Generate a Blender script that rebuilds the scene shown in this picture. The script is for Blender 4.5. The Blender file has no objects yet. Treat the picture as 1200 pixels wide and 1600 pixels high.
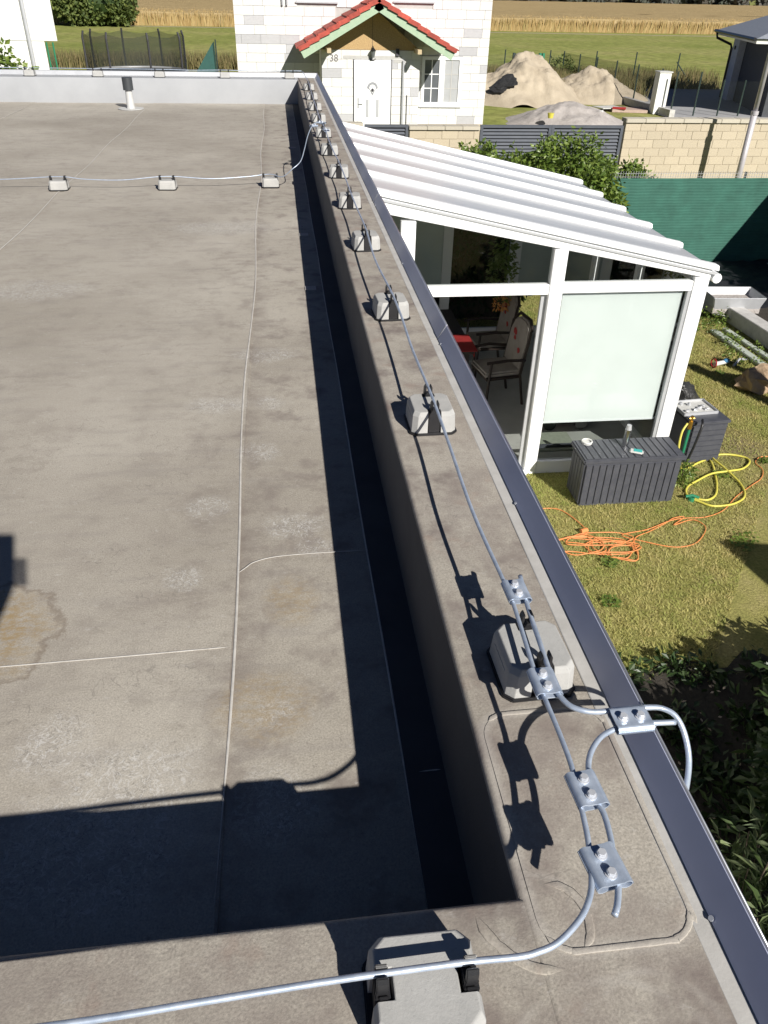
import bpy, bmesh, math, random
from mathutils import Vector, Matrix, noise as mnoise
import numpy as np

S = bpy.context.scene
COL = S.collection
R = math.radians
random.seed(7)

# ------------------------------------------------------------------ camera, sky, sun, exposure
T = 3.4                                  # height of the parapet top above the ground
CAM = Vector((0.0, 0.0, T + 1.1))
F, PITCH, ROLL, YAW = 1200.5, R(34.2396), R(1.3694), R(7.6156)
cam = bpy.data.cameras.new('camera'); camo = bpy.data.objects.new('camera', cam); COL.objects.link(camo)
_f = Vector((math.sin(YAW)*math.cos(PITCH), math.cos(YAW)*math.cos(PITCH), -math.sin(PITCH)))
_r = Vector((math.cos(YAW), -math.sin(YAW), 0)); _u = _r.cross(_f)
RX = _r*math.cos(ROLL) + _u*math.sin(ROLL); UX = -_r*math.sin(ROLL) + _u*math.cos(ROLL)
m = Matrix((RX, UX, -_f)).transposed().to_4x4(); m.translation = CAM
camo.matrix_world = m
cam.sensor_fit = 'VERTICAL'; cam.sensor_height = 36; cam.lens = F/1600*36
cam.clip_start = 0.02; cam.clip_end = 3000
S.camera = camo
S.render.resolution_x = 768; S.render.resolution_y = 1024

SUNV = Vector((0.62, -1.42, 1.0)).normalized()        # towards the sun
w = bpy.data.worlds.new('World'); S.world = w; w.use_nodes = True
nt = w.node_tree; nt.nodes.clear()
sky = nt.nodes.new('ShaderNodeTexSky'); sky.sky_type = 'NISHITA'; sky.sun_disc = False
sky.sun_elevation = math.asin(SUNV.z); sky.sun_rotation = math.atan2(SUNV.x, SUNV.y)
sky.air_density = 0.32; sky.dust_density = 0.1; sky.ozone_density = 3.0
bg = nt.nodes.new('ShaderNodeBackground'); bg.inputs[1].default_value = 0.05
wo = nt.nodes.new('ShaderNodeOutputWorld')
nt.links.new(sky.outputs[0], bg.inputs[0]); nt.links.new(bg.outputs[0], wo.inputs[0])
sl = bpy.data.lights.new('sun', 'SUN'); sl.energy = 5.0; sl.angle = R(0.53); sl.color = (1.0, 0.955, 0.885)
so = bpy.data.objects.new('sun', sl); COL.objects.link(so)
so.rotation_euler = SUNV.to_track_quat('Z', 'Y').to_euler()
S.view_settings.view_transform = 'Standard'; S.view_settings.look = 'None'
S.view_settings.exposure = 0.5; S.view_settings.gamma = 1.0; S.view_settings.use_curve_mapping = False

# ------------------------------------------------------------------ materials
def nodes(name):
    m = bpy.data.materials.new(name); m.use_nodes = True
    t = m.node_tree; b = t.nodes['Principled BSDF']
    return m, t, b
def N(t, typ, **k):
    n = t.nodes.new(typ)
    for a, v in k.items(): setattr(n, a, v)
    return n
def ramp(t, fac, pts):
    r = N(t, 'ShaderNodeValToRGB'); e = r.color_ramp.elements
    while len(e) < len(pts): e.new(0.5)
    for el, (p, c) in zip(e, pts):
        el.position = p; el.color = (*c, 1) if len(c) == 3 else c
    t.links.new(fac, r.inputs[0]); return r.outputs[0]
def mixc(t, fac, a, b, mode='MIX'):
    n = N(t, 'ShaderNodeMix', data_type='RGBA', blend_type=mode)
    for i, v in ((0, fac), (6, a), (7, b)):
        if hasattr(v, 'links') or hasattr(v, 'is_linked'): t.links.new(v, n.inputs[i])
        else: n.inputs[i].default_value = v if i == 0 else (*v, 1)
    return n.outputs[2]
def noi(t, scale, detail=4, rough=.55, vec=None, dist=0.0):
    n = N(t, 'ShaderNodeTexNoise'); n.inputs['Scale'].default_value = scale
    n.inputs['Detail'].default_value = detail; n.inputs['Roughness'].default_value = rough
    n.inputs['Distortion'].default_value = dist
    if vec is not None: t.links.new(vec, n.inputs['Vector'])
    return n.outputs[0]
def coord(t, scale=(1,1,1), rand=False):
    c = N(t, 'ShaderNodeTexCoord').outputs['Object']
    mp = N(t, 'ShaderNodeMapping'); mp.inputs['Scale'].default_value = scale
    t.links.new(c, mp.inputs[0])
    if rand:
        oi = N(t, 'ShaderNodeObjectInfo'); s = N(t, 'ShaderNodeVectorMath', operation='SCALE')
        cx = N(t, 'ShaderNodeCombineXYZ')
        for i in range(3): t.links.new(oi.outputs['Random'], cx.inputs[i])
        t.links.new(cx.outputs[0], s.inputs[0]); s.inputs['Scale'].default_value = 37
        t.links.new(s.outputs[0], mp.inputs[1])
    return mp.outputs[0]
def bump(t, b, h, strength=.3, dist=.01):
    n = N(t, 'ShaderNodeBump'); n.inputs['Strength'].default_value = strength; n.inputs['Distance'].default_value = dist
    t.links.new(h, n.inputs['Height']); t.links.new(n.outputs[0], b.inputs['Normal'])
def mat(name, c1, c2=None, scale=8, rough=.7, metal=0, bs=.2, bd=.005, bscale=None, rand=0.0, spec=None, stretch=(1,1,1)):
    m, t, b = nodes(name)
    if c2 is None: c2 = tuple(x*.8 for x in c1)
    v = coord(t, stretch, True)
    n = noi(t, scale, 5, .6, v)
    col = ramp(t, n, [(.3, c1), (.7, c2)])
    if rand:
        oi = N(t, 'ShaderNodeObjectInfo')
        mr = N(t, 'ShaderNodeMapRange'); mr.inputs[3].default_value = 1-rand; mr.inputs[4].default_value = 1+rand
        t.links.new(oi.outputs['Random'], mr.inputs[0])
        cc = N(t, 'ShaderNodeCombineXYZ')
        for i in range(3): t.links.new(mr.outputs[0], cc.inputs[i])
        col = mixc(t, 1.0, col, cc.outputs[0], 'MULTIPLY')
    t.links.new(col, b.inputs['Base Color'])
    b.inputs['Roughness'].default_value = rough; b.inputs['Metallic'].default_value = metal
    if spec is not None: b.inputs['Specular IOR Level'].default_value = spec
    if bs: bump(t, b, noi(t, bscale or scale*4, 4, .6, v), bs, bd)
    return m
def leafmat(name, cols, rough=.5, trans=.25):
    m, t, b = nodes(name)
    g = N(t, 'ShaderNodeNewGeometry')
    col = ramp(t, g.outputs['Random Per Island'], [(i/(len(cols)-1), c) for i, c in enumerate(cols)])
    t.links.new(col, b.inputs['Base Color']); b.inputs['Roughness'].default_value = rough
    tr = N(t, 'ShaderNodeBsdfTranslucent'); t.links.new(col, tr.inputs[0])
    mx = N(t, 'ShaderNodeMixShader'); mx.inputs[0].default_value = trans
    t.links.new(b.outputs[0], mx.inputs[1]); t.links.new(tr.outputs[0], mx.inputs[2])
    t.links.new(mx.outputs[0], t.nodes['Material Output'].inputs[0])
    return m

def membrane():
    m, t, b = nodes('bitumen_membrane')
    v = coord(t); L = t.links
    base = ramp(t, noi(t, 1.1, 4, .55, v), [(.28, (.325,.297,.258)), (.5, (.385,.355,.312)), (.72, (.45,.42,.372))])
    fine = ramp(t, noi(t, 240, 3, .7, v), [(.3, (.70,.70,.70)), (.7, (1.2,1.2,1.2))])
    base = mixc(t, 1.0, base, fine, 'MULTIPLY')
    big_ = ramp(t, noi(t, .55, 3, .5, coord(t, (1,.8,1))), [(.35, (.92,.91,.885)), (.65, (1.10,1.10,1.09))])
    base = mixc(t, 1.0, base, big_, 'MULTIPLY')
    scuff = ramp(t, noi(t, 15, 8, .78, coord(t, (1,1.5,1))), [(.50, (0,0,0)), (.60, (1,1,1))])
    scm = ramp(t, noi(t, 1.9, 4, .6, v), [(.42, (0,0,0)), (.6, (1,1,1))])
    sk = N(t, 'ShaderNodeMath', operation='MULTIPLY'); L.new(scuff, sk.inputs[0]); L.new(scm, sk.inputs[1])
    base = mixc(t, mul(t, sk.outputs[0], .38), base, (.22,.195,.165))
    # streaks across the roof
    vs = coord(t, (1.2, 7, 1))
    st = ramp(t, noi(t, 2.3, 5, .6, vs), [(.52, (0,0,0)), (.68, (1,1,1))])
    base = mixc(t, mul(t, st, .32), base, (.25,.227,.21))
    # brownish purple blotches, mostly along the edges
    bl = ramp(t, noi(t, 7.5, 7, .66, v), [(.5, (0,0,0)), (.66, (1,1,1))])
    sep = N(t, 'ShaderNodeSeparateXYZ'); L.new(v, sep.inputs[0])
    edge = N(t, 'ShaderNodeMapRange'); edge.inputs[1].default_value = -.5; edge.inputs[2].default_value = .35
    edge.inputs[3].default_value = .22; edge.inputs[4].default_value = .85; L.new(sep.outputs[0], edge.inputs[0])
    e2 = N(t, 'ShaderNodeMath', operation='MULTIPLY'); L.new(bl, e2.inputs[0]); L.new(edge.outputs[0], e2.inputs[1])
    base = mixc(t, e2.outputs[0], base, (.175,.145,.132))
    # dark pits and grit
    gr = ramp(t, noi(t, 70, 5, .75, v), [(.60, (0,0,0)), (.70, (1,1,1))])
    base = mixc(t, mul(t, gr, .5), base, (.16,.14,.125))
    lt = ramp(t, noi(t, 31, 6, .7, coord(t, (1,1.6,1))), [(.61, (0,0,0)), (.70, (1,1,1))])
    base = mixc(t, mul(t, lt, .4), base, (.52,.50,.47))
    # dried puddle residue: wobbly rings, at fixed spots on the roof
    def blob(cx, cy, r, rx=1.0, wob=.5, ns=14):
        s = N(t, 'ShaderNodeVectorMath', operation='SUBTRACT'); L.new(v, s.inputs[0]); s.inputs[1].default_value = (cx, cy, T-.32)
        s2 = N(t, 'ShaderNodeVectorMath', operation='MULTIPLY'); L.new(s.outputs[0], s2.inputs[0]); s2.inputs[1].default_value = (1/rx, 1, .2)
        ln = N(t, 'ShaderNodeVectorMath', operation='LENGTH'); L.new(s2.outputs[0], ln.inputs[0])
        d = N(t, 'ShaderNodeMath', operation='DIVIDE'); L.new(ln.outputs[1], d.inputs[0]); d.inputs[1].default_value = r
        a = N(t, 'ShaderNodeMath', operation='MULTIPLY_ADD'); L.new(noi(t, ns, 5, .65, v, .6), a.inputs[0])
        a.inputs[1].default_value = wob*2; a.inputs[2].default_value = -wob
        q = N(t, 'ShaderNodeMath', operation='ADD'); L.new(d.outputs[0], q.inputs[0]); L.new(a.outputs[0], q.inputs[1])
        return q.outputs[0]
    nc = noi(t, 38, 3, .55, v, .8)
    scr = ramp(t, nc, [(.462, (0,0,0)), (.482, (1,1,1)), (.498, (1,1,1)), (.515, (0,0,0))])
    nc2 = noi(t, 55, 3, .6, v, .5)
    scr2 = ramp(t, nc2, [(.50, (0,0,0)), (.515, (1,1,1)), (.525, (1,1,1)), (.54, (0,0,0))])
    brk = ramp(t, noi(t, 17, 3, .6, v), [(.42, (0,0,0)), (.52, (1,1,1))])
    tot = None
    for cx, cy, r, rx in ((-.29,2.15,.075,1.2), (-.34,1.78,.065,1), (-.57,1.2,.11,.9), (-.40,1.10,.13,1.4), (-.02,2.02,.09,1.3), (-.30,2.9,.09,1.6),
                      (-.12,3.4,.10,1.8), (-.08,1.0,.12,.9), (-.46,.93,.20,1.2), (-.14,2.5,.09,1), (-1.4,4.4,.2,1.8), (-.42,5.7,.22,2), (.04,1.9,.05,1.4), (-.08,1.25,.05,1), (-.10,2.9,.07,1)):
        q = blob(cx, cy, r, rx, .5, 8)
        mk = ramp(t, q, [(.55, (1,1,1)), (1.0, (0,0,0))])
        if tot is None: tot = mk
        else: tot = mixc(t, 1.0, tot, mk, 'LIGHTEN')
    def mm_(x, y):
        n = N(t, 'ShaderNodeMath', operation='MULTIPLY'); L.new(x, n.inputs[0]); L.new(y, n.inputs[1]); return n.outputs[0]
    base = mixc(t, mul(t, mm_(tot, noi(t, 30, 4, .7, v)), .22), base, (.50,.49,.47))
    base = mixc(t, mul(t, mm_(tot, scr), .55), base, (.60,.59,.57))
    base = mixc(t, mul(t, mm_(mm_(tot, scr2), brk), .6), base, (.15,.14,.13))
    # dirt band that settles beside the long weld
    bd_ = N(t, 'ShaderNodeMapRange'); L.new(sep.outputs[0], bd_.inputs[0]); bd_.inputs[1].default_value = -.192; bd_.inputs[2].default_value = -.10; bd_.inputs[3].default_value = 1; bd_.inputs[4].default_value = 0
    gt_ = N(t, 'ShaderNodeMath', operation='GREATER_THAN'); L.new(sep.outputs[0], gt_.inputs[0]); gt_.inputs[1].default_value = -.192
    base = mixc(t, mul(t, mm_(mm_(bd_.outputs[0], gt_.outputs[0]), ramp(t, noi(t, 6, 5, .7, v), [(.40, (0,0,0)), (.62, (1,1,1))])), .75), base, (.19,.16,.14))
    # strong weathering blotches on top of the parapets
    hz_ = N(t, 'ShaderNodeMath', operation='GREATER_THAN'); L.new(sep.outputs[2], hz_.inputs[0]); hz_.inputs[1].default_value = T-.03
    pb = ramp(t, noi(t, 5.2, 7, .7, coord(t, (1.3,1,1))), [(.44, (0,0,0)), (.62, (1,1,1))])
    base = mixc(t, mul(t, mm_(pb, hz_.outputs[0]), .52), base, (.21,.175,.158))
    pb = ramp(t, noi(t, 8.5, 5, .6, coord(t, (1,1,2))), [(.58, (0,0,0)), (.68, (1,1,1))])
    base = mixc(t, mul(t, mm_(pb, hz_.outputs[0]), .35), base, (.27,.19,.155))
    # pale weathered welds round the patches at the near corner
    def band(val, wdt):
        ab = N(t, 'ShaderNodeMath', operation='ABSOLUTE'); L.new(val, ab.inputs[0])
        return ramp(t, mul(t, ab.outputs[0], 1/wdt), [(.15, (1,1,1)), (1.0, (0,0,0))])
    nw = N(t, 'ShaderNodeMath', operation='MULTIPLY_ADD'); L.new(noi(t, 7, 3, .5, v), nw.inputs[0]); nw.inputs[1].default_value = .014; nw.inputs[2].default_value = -.007
    def plus(a, c=None, k=0):
        n = N(t, 'ShaderNodeMath', operation='ADD'); L.new(a, n.inputs[0])
        if c is not None: L.new(c, n.inputs[1])
        else: n.inputs[1].default_value = k
        return n.outputs[0]
    c0 = N(t, 'ShaderNodeVectorMath', operation='SUBTRACT'); L.new(v, c0.inputs[0]); c0.inputs[1].default_value = (.4215,.7125,T)
    c1 = N(t, 'ShaderNodeVectorMath', operation='ABSOLUTE'); L.new(c0.outputs[0], c1.inputs[0])
    c2 = N(t, 'ShaderNodeVectorMath', operation='SUBTRACT'); L.new(c1.outputs[0], c2.inputs[0]); c2.inputs[1].default_value = (.0635,.1625,0)
    c3 = N(t, 'ShaderNodeVectorMath', operation='MAXIMUM'); L.new(c2.outputs[0], c3.inputs[0]); c3.inputs[1].default_value = (0,0,0)
    c4 = N(t, 'ShaderNodeVectorMath', operation='MULTIPLY'); L.new(c3.outputs[0], c4.inputs[0]); c4.inputs[1].default_value = (1,1,0)
    c5 = N(t, 'ShaderNodeVectorMath', operation='LENGTH'); L.new(c4.outputs[0], c5.inputs[0])
    marks = band(plus(plus(c5.outputs[1], None, -.052), nw.outputs[0]), .016)
    for cx, cy, rr in ((.318,.552,.062), (.30,.60,.10), (.43,.38,.085), (.36,.30,.16)):
        e0 = N(t, 'ShaderNodeVectorMath', operation='SUBTRACT'); L.new(v, e0.inputs[0]); e0.inputs[1].default_value = (cx,cy,T)
        e1 = N(t, 'ShaderNodeVectorMath', operation='MULTIPLY'); L.new(e0.outputs[0], e1.inputs[0]); e1.inputs[1].default_value = (1,1,0)
        e2_ = N(t, 'ShaderNodeVectorMath', operation='LENGTH'); L.new(e1.outputs[0], e2_.inputs[0])
        bb = band(plus(plus(e2_.outputs[1], None, -rr), nw.outputs[0]), .009)
        marks = mixc(t, 1.0, marks, mm_(bb, ramp(t, noi(t, 9, 3, .5, v), [(.40, (0,0,0)), (.58, (.75,.75,.75))])), 'LIGHTEN')
    base = mixc(t, mul(t, mm_(marks, hz_.outputs[0]), .36), base, (.50,.475,.435))
    # thin crackle of dried mud lines near the seams
    vo = N(t, 'ShaderNodeTexVoronoi', feature='DISTANCE_TO_EDGE'); vo.inputs['Scale'].default_value = 26
    dv = N(t, 'ShaderNodeVectorMath', operation='ADD'); L.new(v, dv.inputs[0])
    nz = N(t, 'ShaderNodeTexNoise'); nz.inputs['Scale'].default_value = 9; L.new(v, nz.inputs['Vector'])
    sc = N(t, 'ShaderNodeVectorMath', operation='SCALE'); L.new(nz.outputs[1], sc.inputs[0]); sc.inputs['Scale'].default_value = .18
    L.new(sc.outputs[0], dv.inputs[1]); L.new(dv.outputs[0], vo.inputs['Vector'])
    cr = ramp(t, vo.outputs[0], [(.015, (1,1,1)), (.05, (0,0,0))])
    cm = ramp(t, noi(t, 3.4, 4, .6, v), [(.56, (0,0,0)), (.64, (1,1,1))])
    cb = ramp(t, noi(t, 40, 3, .6, v), [(.5, (0,0,0)), (.55, (1,1,1))])
    k = N(t, 'ShaderNodeMath', operation='MULTIPLY'); L.new(cr, k.inputs[0]); L.new(cm, k.inputs[1])
    k2 = N(t, 'ShaderNodeMath', operation='MULTIPLY'); L.new(k.outputs[0], k2.inputs[0]); L.new(cb, k2.inputs[1])
    base = mixc(t, mul(t, k2.outputs[0], .45), base, (.17,.155,.14))
    # ochre lichen patches with dark rims
    for cx, cy, r, rx in ((-.86,1.58,.23,1.0), (-.03,1.65,.12,.8), (-.10,1.28,.12,1.2)):
        q = blob(cx, cy, r, rx, .42, 9)
        rim = ramp(t, q, [(.84, (0,0,0)), (.93, (1,1,1)), (1.02, (0,0,0))])
        ins = ramp(t, q, [(.5, (1,1,1)), (.98, (0,0,0))])
        gn = ramp(t, noi(t, 34, 7, .8, coord(t, (1,1.8,1))), [(.42, (.05,.05,.05)), (.58, (1,1,1))])
        k = N(t, 'ShaderNodeMath', operation='MULTIPLY'); L.new(ins, k.inputs[0]); L.new(gn, k.inputs[1])
        big = 1.0 if r > .15 else .55
        base = mixc(t, mul(t, k.outputs[0], .80*big), base, (.29,.205,.095))
        base = mixc(t, mul(t, rim, .6 if r > .15 else .1), base, (.17,.135,.105))
    L.new(base, b.inputs['Base Color'])
    b.inputs['Roughness'].default_value = .72; b.inputs['Specular IOR Level'].default_value = .35
    h = N(t, 'ShaderNodeMath', operation='ADD'); L.new(noi(t, 190, 3, .6, v), h.inputs[0]); L.new(mul(t, noi(t, 9, 4, .5, v), 2.0), h.inputs[1])
    bump(t, b, h.outputs[0], .3, .002)
    return m
def mul(t, a, k):
    n = N(t, 'ShaderNodeMath', operation='MULTIPLY'); t.links.new(a, n.inputs[0]); n.inputs[1].default_value = k; return n.outputs[0]

M = {}
M['membrane'] = membrane()
M['darkmem'] = mat('shade_darkened_membrane', (.075,.076,.08), (.05,.051,.055), 5, .8, bs=.3, bd=.002, bscale=160)  # dark felt colour carries the parapet's shade; also on the strip at its foot
M['weld'] = mat('heat_welded_edge', (.46,.44,.405), (.37,.345,.31), 24, .7, bs=.3, bd=.002, bscale=150)
M['bead'] = mat('seam_bead_pale', (.56,.54,.51), (.42,.40,.37), 30, .6, bs=.3, bd=.002)  # pale tone stands in for sun catching the welded seam edges
M['edge_strip'] = mat('pale_edge_strip', (.50,.49,.47), (.40,.39,.37), 14, .6, bs=.2, bd=.002, bscale=120)
M['farface'] = mat('light_grey_sheet', (.36,.37,.385), (.32,.33,.345), 3, .6, bs=.15, bd=.002)
M['flash'] = mat('anthracite_sheet', (.52,.55,.70), (.46,.49,.63), 5, .42, .1, bs=.06, bd=.001, bscale=40)
M['lip'] = mat('bright_lip', (.55,.56,.58), (.42,.43,.46), 20, .3, .8, bs=0)
M['zinc'] = mat('galvanised_steel', (.56,.63,.74), (.36,.43,.54), 40, .38, .45, bs=.15, bd=.001, bscale=180)
M['bolt'] = mat('bolt_steel', (.74,.76,.80), (.60,.62,.66), 40, .35, .45, bs=0)
def concrete():
    m, t, b = nodes('cast_concrete'); v = coord(t, (1,1,1), True)
    c = ramp(t, noi(t, 16, 6, .65, v), [(.3, (.335,.335,.325)), (.7, (.42,.415,.40))])
    p = ramp(t, noi(t, 150, 3, .8, v), [(.26, (.6,.6,.6)), (.36, (1,1,1))])
    c = mixc(t, 1.0, c, p, 'MULTIPLY'); t.links.new(c, b.inputs['Base Color']); b.inputs['Roughness'].default_value = .85
    bump(t, b, noi(t, 170, 4, .75, v), .4, .0015); return m
M['concrete'] = concrete()
M['black'] = mat('black_plastic', (.012,.012,.014), (.02,.02,.022), 20, .38, bs=.05)
M['white'] = mat('white_frame_pvc', (.84,.85,.86), (.80,.81,.82), 2, .35, bs=.03)
M['panel'] = mat('frosted_roof_panel', (.46,.47,.485), (.40,.41,.425), 1.5, .3, bs=.04, stretch=(1,6,1))
M['blind'] = mat('white_roller_blind', (.73,.745,.74), (.69,.705,.70), 3, .8, bs=.05)
M['darkblind'] = mat('grey_green_blind', (.50,.56,.54), (.45,.51,.49), 3, .8, bs=.05)
M['tile'] = mat('pale_floor_tile', (.42,.42,.40), (.36,.36,.34), 6, .5, bs=.05)
M['anth'] = mat('anthracite_resin', (.075,.078,.092), (.052,.055,.068), 12, .5, bs=.25, bd=.002, bscale=60)
M['render'] = mat('white_render', (.74,.74,.72), (.68,.68,.66), 6, .9, bs=.2, bd=.003)
M['block'] = mat('aerated_block_white', (.66,.655,.64), (.60,.595,.58), 5, .92, bs=.3, bd=.004, bscale=60, rand=.05)
M['blockgrey'] = mat('aerated_block_grey', (.46,.46,.475), (.41,.41,.425), 5, .92, bs=.3, bd=.004, rand=.05)
M['mortar'] = mat('mortar', (.46,.455,.44), (.40,.395,.38), 8, .95, bs=.2)
M['beige'] = mat('beige_split_block', (.50,.435,.325), (.44,.38,.285), 9, .92, bs=.5, bd=.008, bscale=45, rand=.05)
M['beigejoint'] = mat('beige_joint', (.46,.40,.30), (.42,.365,.275), 9, .95, bs=.2)
M['cap'] = mat('cap_stone', (.50,.46,.38), (.42,.39,.32), 9, .9, bs=.3, rand=.06)
M['louvre'] = mat('grey_metal_slat', (.105,.115,.135), (.085,.095,.115), 6, .45, .2, bs=.03)
M['rooftile'] = mat('red_roof_tile', (.50,.085,.055), (.30,.055,.04), 9, .75, bs=.4, bd=.004, rand=.25)
M['mint'] = mat('mint_stained_wood', (.30,.42,.29), (.38,.47,.34), 10, .75, bs=.2, stretch=(1,8,1))
M['osb'] = mat('strand_board', (.50,.35,.17), (.33,.215,.10), 30, .85, bs=.3)
M['timber'] = mat('raw_timber', (.52,.42,.26), (.40,.32,.19), 14, .8, bs=.2, stretch=(8,1,1))
M['darkgap'] = mat('dark_gap', (.05,.05,.055), None, 8, .8, bs=0)
M['pvc2'] = mat('house_window_pvc', (.82,.83,.84), (.80,.80,.81), 3, .3, bs=0)
M['pane'] = mat('window_glass_grey', (.10,.11,.12), (.14,.15,.16), 2, .08, bs=0, spec=.8)
M['curtainpane'] = mat('net_curtain_behind_glass', (.42,.43,.44), (.37,.38,.39), 4, .2, bs=0)
M['ltgrey'] = mat('light_grey_metal', (.50,.51,.53), (.44,.45,.47), 8, .45, .3, bs=.05)
M['pole'] = mat('painted_lamp_pole', (.52,.50,.52), (.44,.42,.44), 6, .5, .2, bs=.05)
M['darkpost'] = mat('dark_green_post', (.03,.05,.045), (.02,.035,.03), 10, .5, bs=0)
M['net'] = mat('black_net_post', (.03,.03,.035), (.04,.04,.045), 10, .6, bs=0)
M['slate'] = mat('grey_roof_sheet', (.22,.24,.28), (.30,.32,.36), 9, .45, bs=.2)
M['pave'] = mat('grey_paving', (.36,.36,.37), (.31,.31,.32), 4, .85, bs=.2)
M['sand'] = mat('piled_sand', (.46,.395,.30), (.34,.285,.21), 1.3, .95, bs=.7, bd=.05, bscale=16)
M['gravel'] = mat('grey_gravel', (.42,.39,.37), (.34,.31,.29), 7, .95, bs=.7, bd=.04, bscale=22)
M['darksoil'] = mat('dark_soil', (.045,.038,.03), (.03,.026,.02), 14, .95, bs=.7, bd=.02, bscale=30)
M['yellow'] = mat('yellow_hose_rubber', (.62,.56,.10), (.54,.48,.08), 20, .45, bs=0)
M['orange'] = mat('orange_cable', (.74,.27,.09), (.62,.22,.07), 20, .5, bs=0)
M['greenplastic'] = mat('green_plastic', (.02,.22,.11), (.02,.17,.09), 20, .45, bs=0)
M['steel'] = mat('brushed_steel', (.62,.63,.64), (.5,.51,.52), 8, .25, 1.0, bs=0)
M['teal'] = mat('teal_print', (.02,.38,.36), (.02,.30,.30), 20, .5, bs=0)
M['red'] = mat('red_cloth', (.34,.02,.02), (.26,.015,.015), 12, .8, bs=.1)
M['cushion'] = mat('pale_chair_fabric', (.36,.33,.30), (.28,.25,.23), 9, .9, bs=.2)
M['redprint'] = mat('red_flower_print', (.40,.05,.05), (.30,.04,.04), 20, .9, bs=0)
M['brownframe'] = mat('dark_brown_frame', (.03,.018,.014), (.02,.014,.012), 9, .5, bs=0)
M['rock'] = mat('sandstone_rock', (.42,.31,.20), (.28,.20,.13), 7, .9, bs=.8, bd=.02, bscale=18)
M['curb'] = mat('pale_concrete_curb', (.55,.54,.52), (.40,.39,.38), 9, .9, bs=.3, bd=.005)
M['plank'] = mat('weathered_plank', (.46,.50,.44), (.34,.38,.33), 9, .85, bs=.3, stretch=(3,.6,1))
M['liner'] = mat('black_liner', (.015,.016,.02), (.022,.023,.028), 8, .5, bs=.5, bd=.02, bscale=9)
M['brass'] = mat('brass_fitting', (.60,.36,.08), (.5,.3,.06), 8, .35, .9, bs=0)
M['blackbag'] = mat('black_bag', (.02,.02,.02), (.05,.05,.05), 14, .35, bs=.9, bd=.02, bscale=22)
M['offwhite'] = mat('off_white_plastic', (.62,.62,.60), (.52,.52,.50), 12, .5, bs=.05)
M['vent'] = mat('pale_pipe', (.50,.50,.49), (.44,.44,.43), 12, .5, bs=.05)
M['ventcap'] = mat('vent_hood', (.05,.055,.06), None, 12, .5, bs=.05)
M['bark'] = mat('bark', (.13,.10,.07), (.08,.06,.045), 20, .9, bs=.6, bd=.01)
M['skin'] = mat('skin', (.50,.30,.22), (.46,.27,.20), 20, .5, bs=0)
M['jacket'] = mat('navy_work_jacket', (.05,.06,.10), (.04,.05,.08), 20, .85, bs=.2)
M['trousers'] = mat('grey_work_trousers', (.10,.10,.11), (.08,.08,.09), 20, .85, bs=.2)
M['hair'] = mat('brown_hair', (.05,.03,.02), None, 30, .7, bs=.3)
M['canvas'] = mat('beige_canvas', (.5,.46,.38), None, 20, .9, bs=.1)

def glassmat(name, tint, refl=.12, rough=.02):
    m, t, b = nodes(name); t.nodes.remove(b)
    tr = N(t, 'ShaderNodeBsdfTransparent'); tr.inputs[0].default_value = (*tint, 1)
    gl = N(t, 'ShaderNodeBsdfGlossy'); gl.inputs['Roughness'].default_value = rough
    fr = N(t, 'ShaderNodeFresnel'); fr.inputs[0].default_value = 1.45
    mx = N(t, 'ShaderNodeMixShader'); t.links.new(fr.outputs[0], mx.inputs[0])
    t.links.new(tr.outputs[0], mx.inputs[1]); t.links.new(gl.outputs[0], mx.inputs[2])
    t.links.new(mx.outputs[0], t.nodes['Material Output'].inputs[0]); return m
M['glass'] = glassmat('clear_glass', (.80,.84,.83))
M['netmesh'] = None
def alphamat(name, col, alpha, rough=.8, holes=0, trans=False):
    m, t, b = nodes(name)
    b.inputs['Base Color'].default_value = (*col, 1); b.inputs['Roughness'].default_value = rough
    tr = N(t, 'ShaderNodeBsdfTransparent'); mx = N(t, 'ShaderNodeMixShader'); mx.inputs[0].default_value = alpha
    t.links.new(tr.outputs[0], mx.inputs[1]); t.links.new(b.outputs[0], mx.inputs[2])
    t.links.new(mx.outputs[0], t.nodes['Material Output'].inputs[0]); return m
M['netmesh'] = alphamat('safety_net', (.02,.025,.02), .46)
M['wiremesh'] = alphamat('green_wire_mesh', (.02,.05,.04), .32)
def cloth():
    m, t, b = nodes('green_shade_cloth'); v = coord(t)
    vs = coord(t, (.5,.5,14))
    c = ramp(t, noi(t, 4, 4, .6, vs), [(.3, (.024,.10,.073)), (.7, (.036,.128,.096))])
    g = ramp(t, noi(t, 3, 3, .6, v), [(.35, (.85,.85,.85)), (.65, (1.12,1.12,1.12))])
    c = mixc(t, 1.0, c, g, 'MULTIPLY')
    t.links.new(c, b.inputs['Base Color']); b.inputs['Roughness'].default_value = .8
    wv = N(t, 'ShaderNodeTexWave', bands_direction='Z'); wv.inputs['Scale'].default_value = 6; wv.inputs['Distortion'].default_value = 1.5
    t.links.new(v, wv.inputs[0]); bump(t, b, wv.outputs[1], .25, .01); return m
M['cloth'] = cloth()
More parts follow.
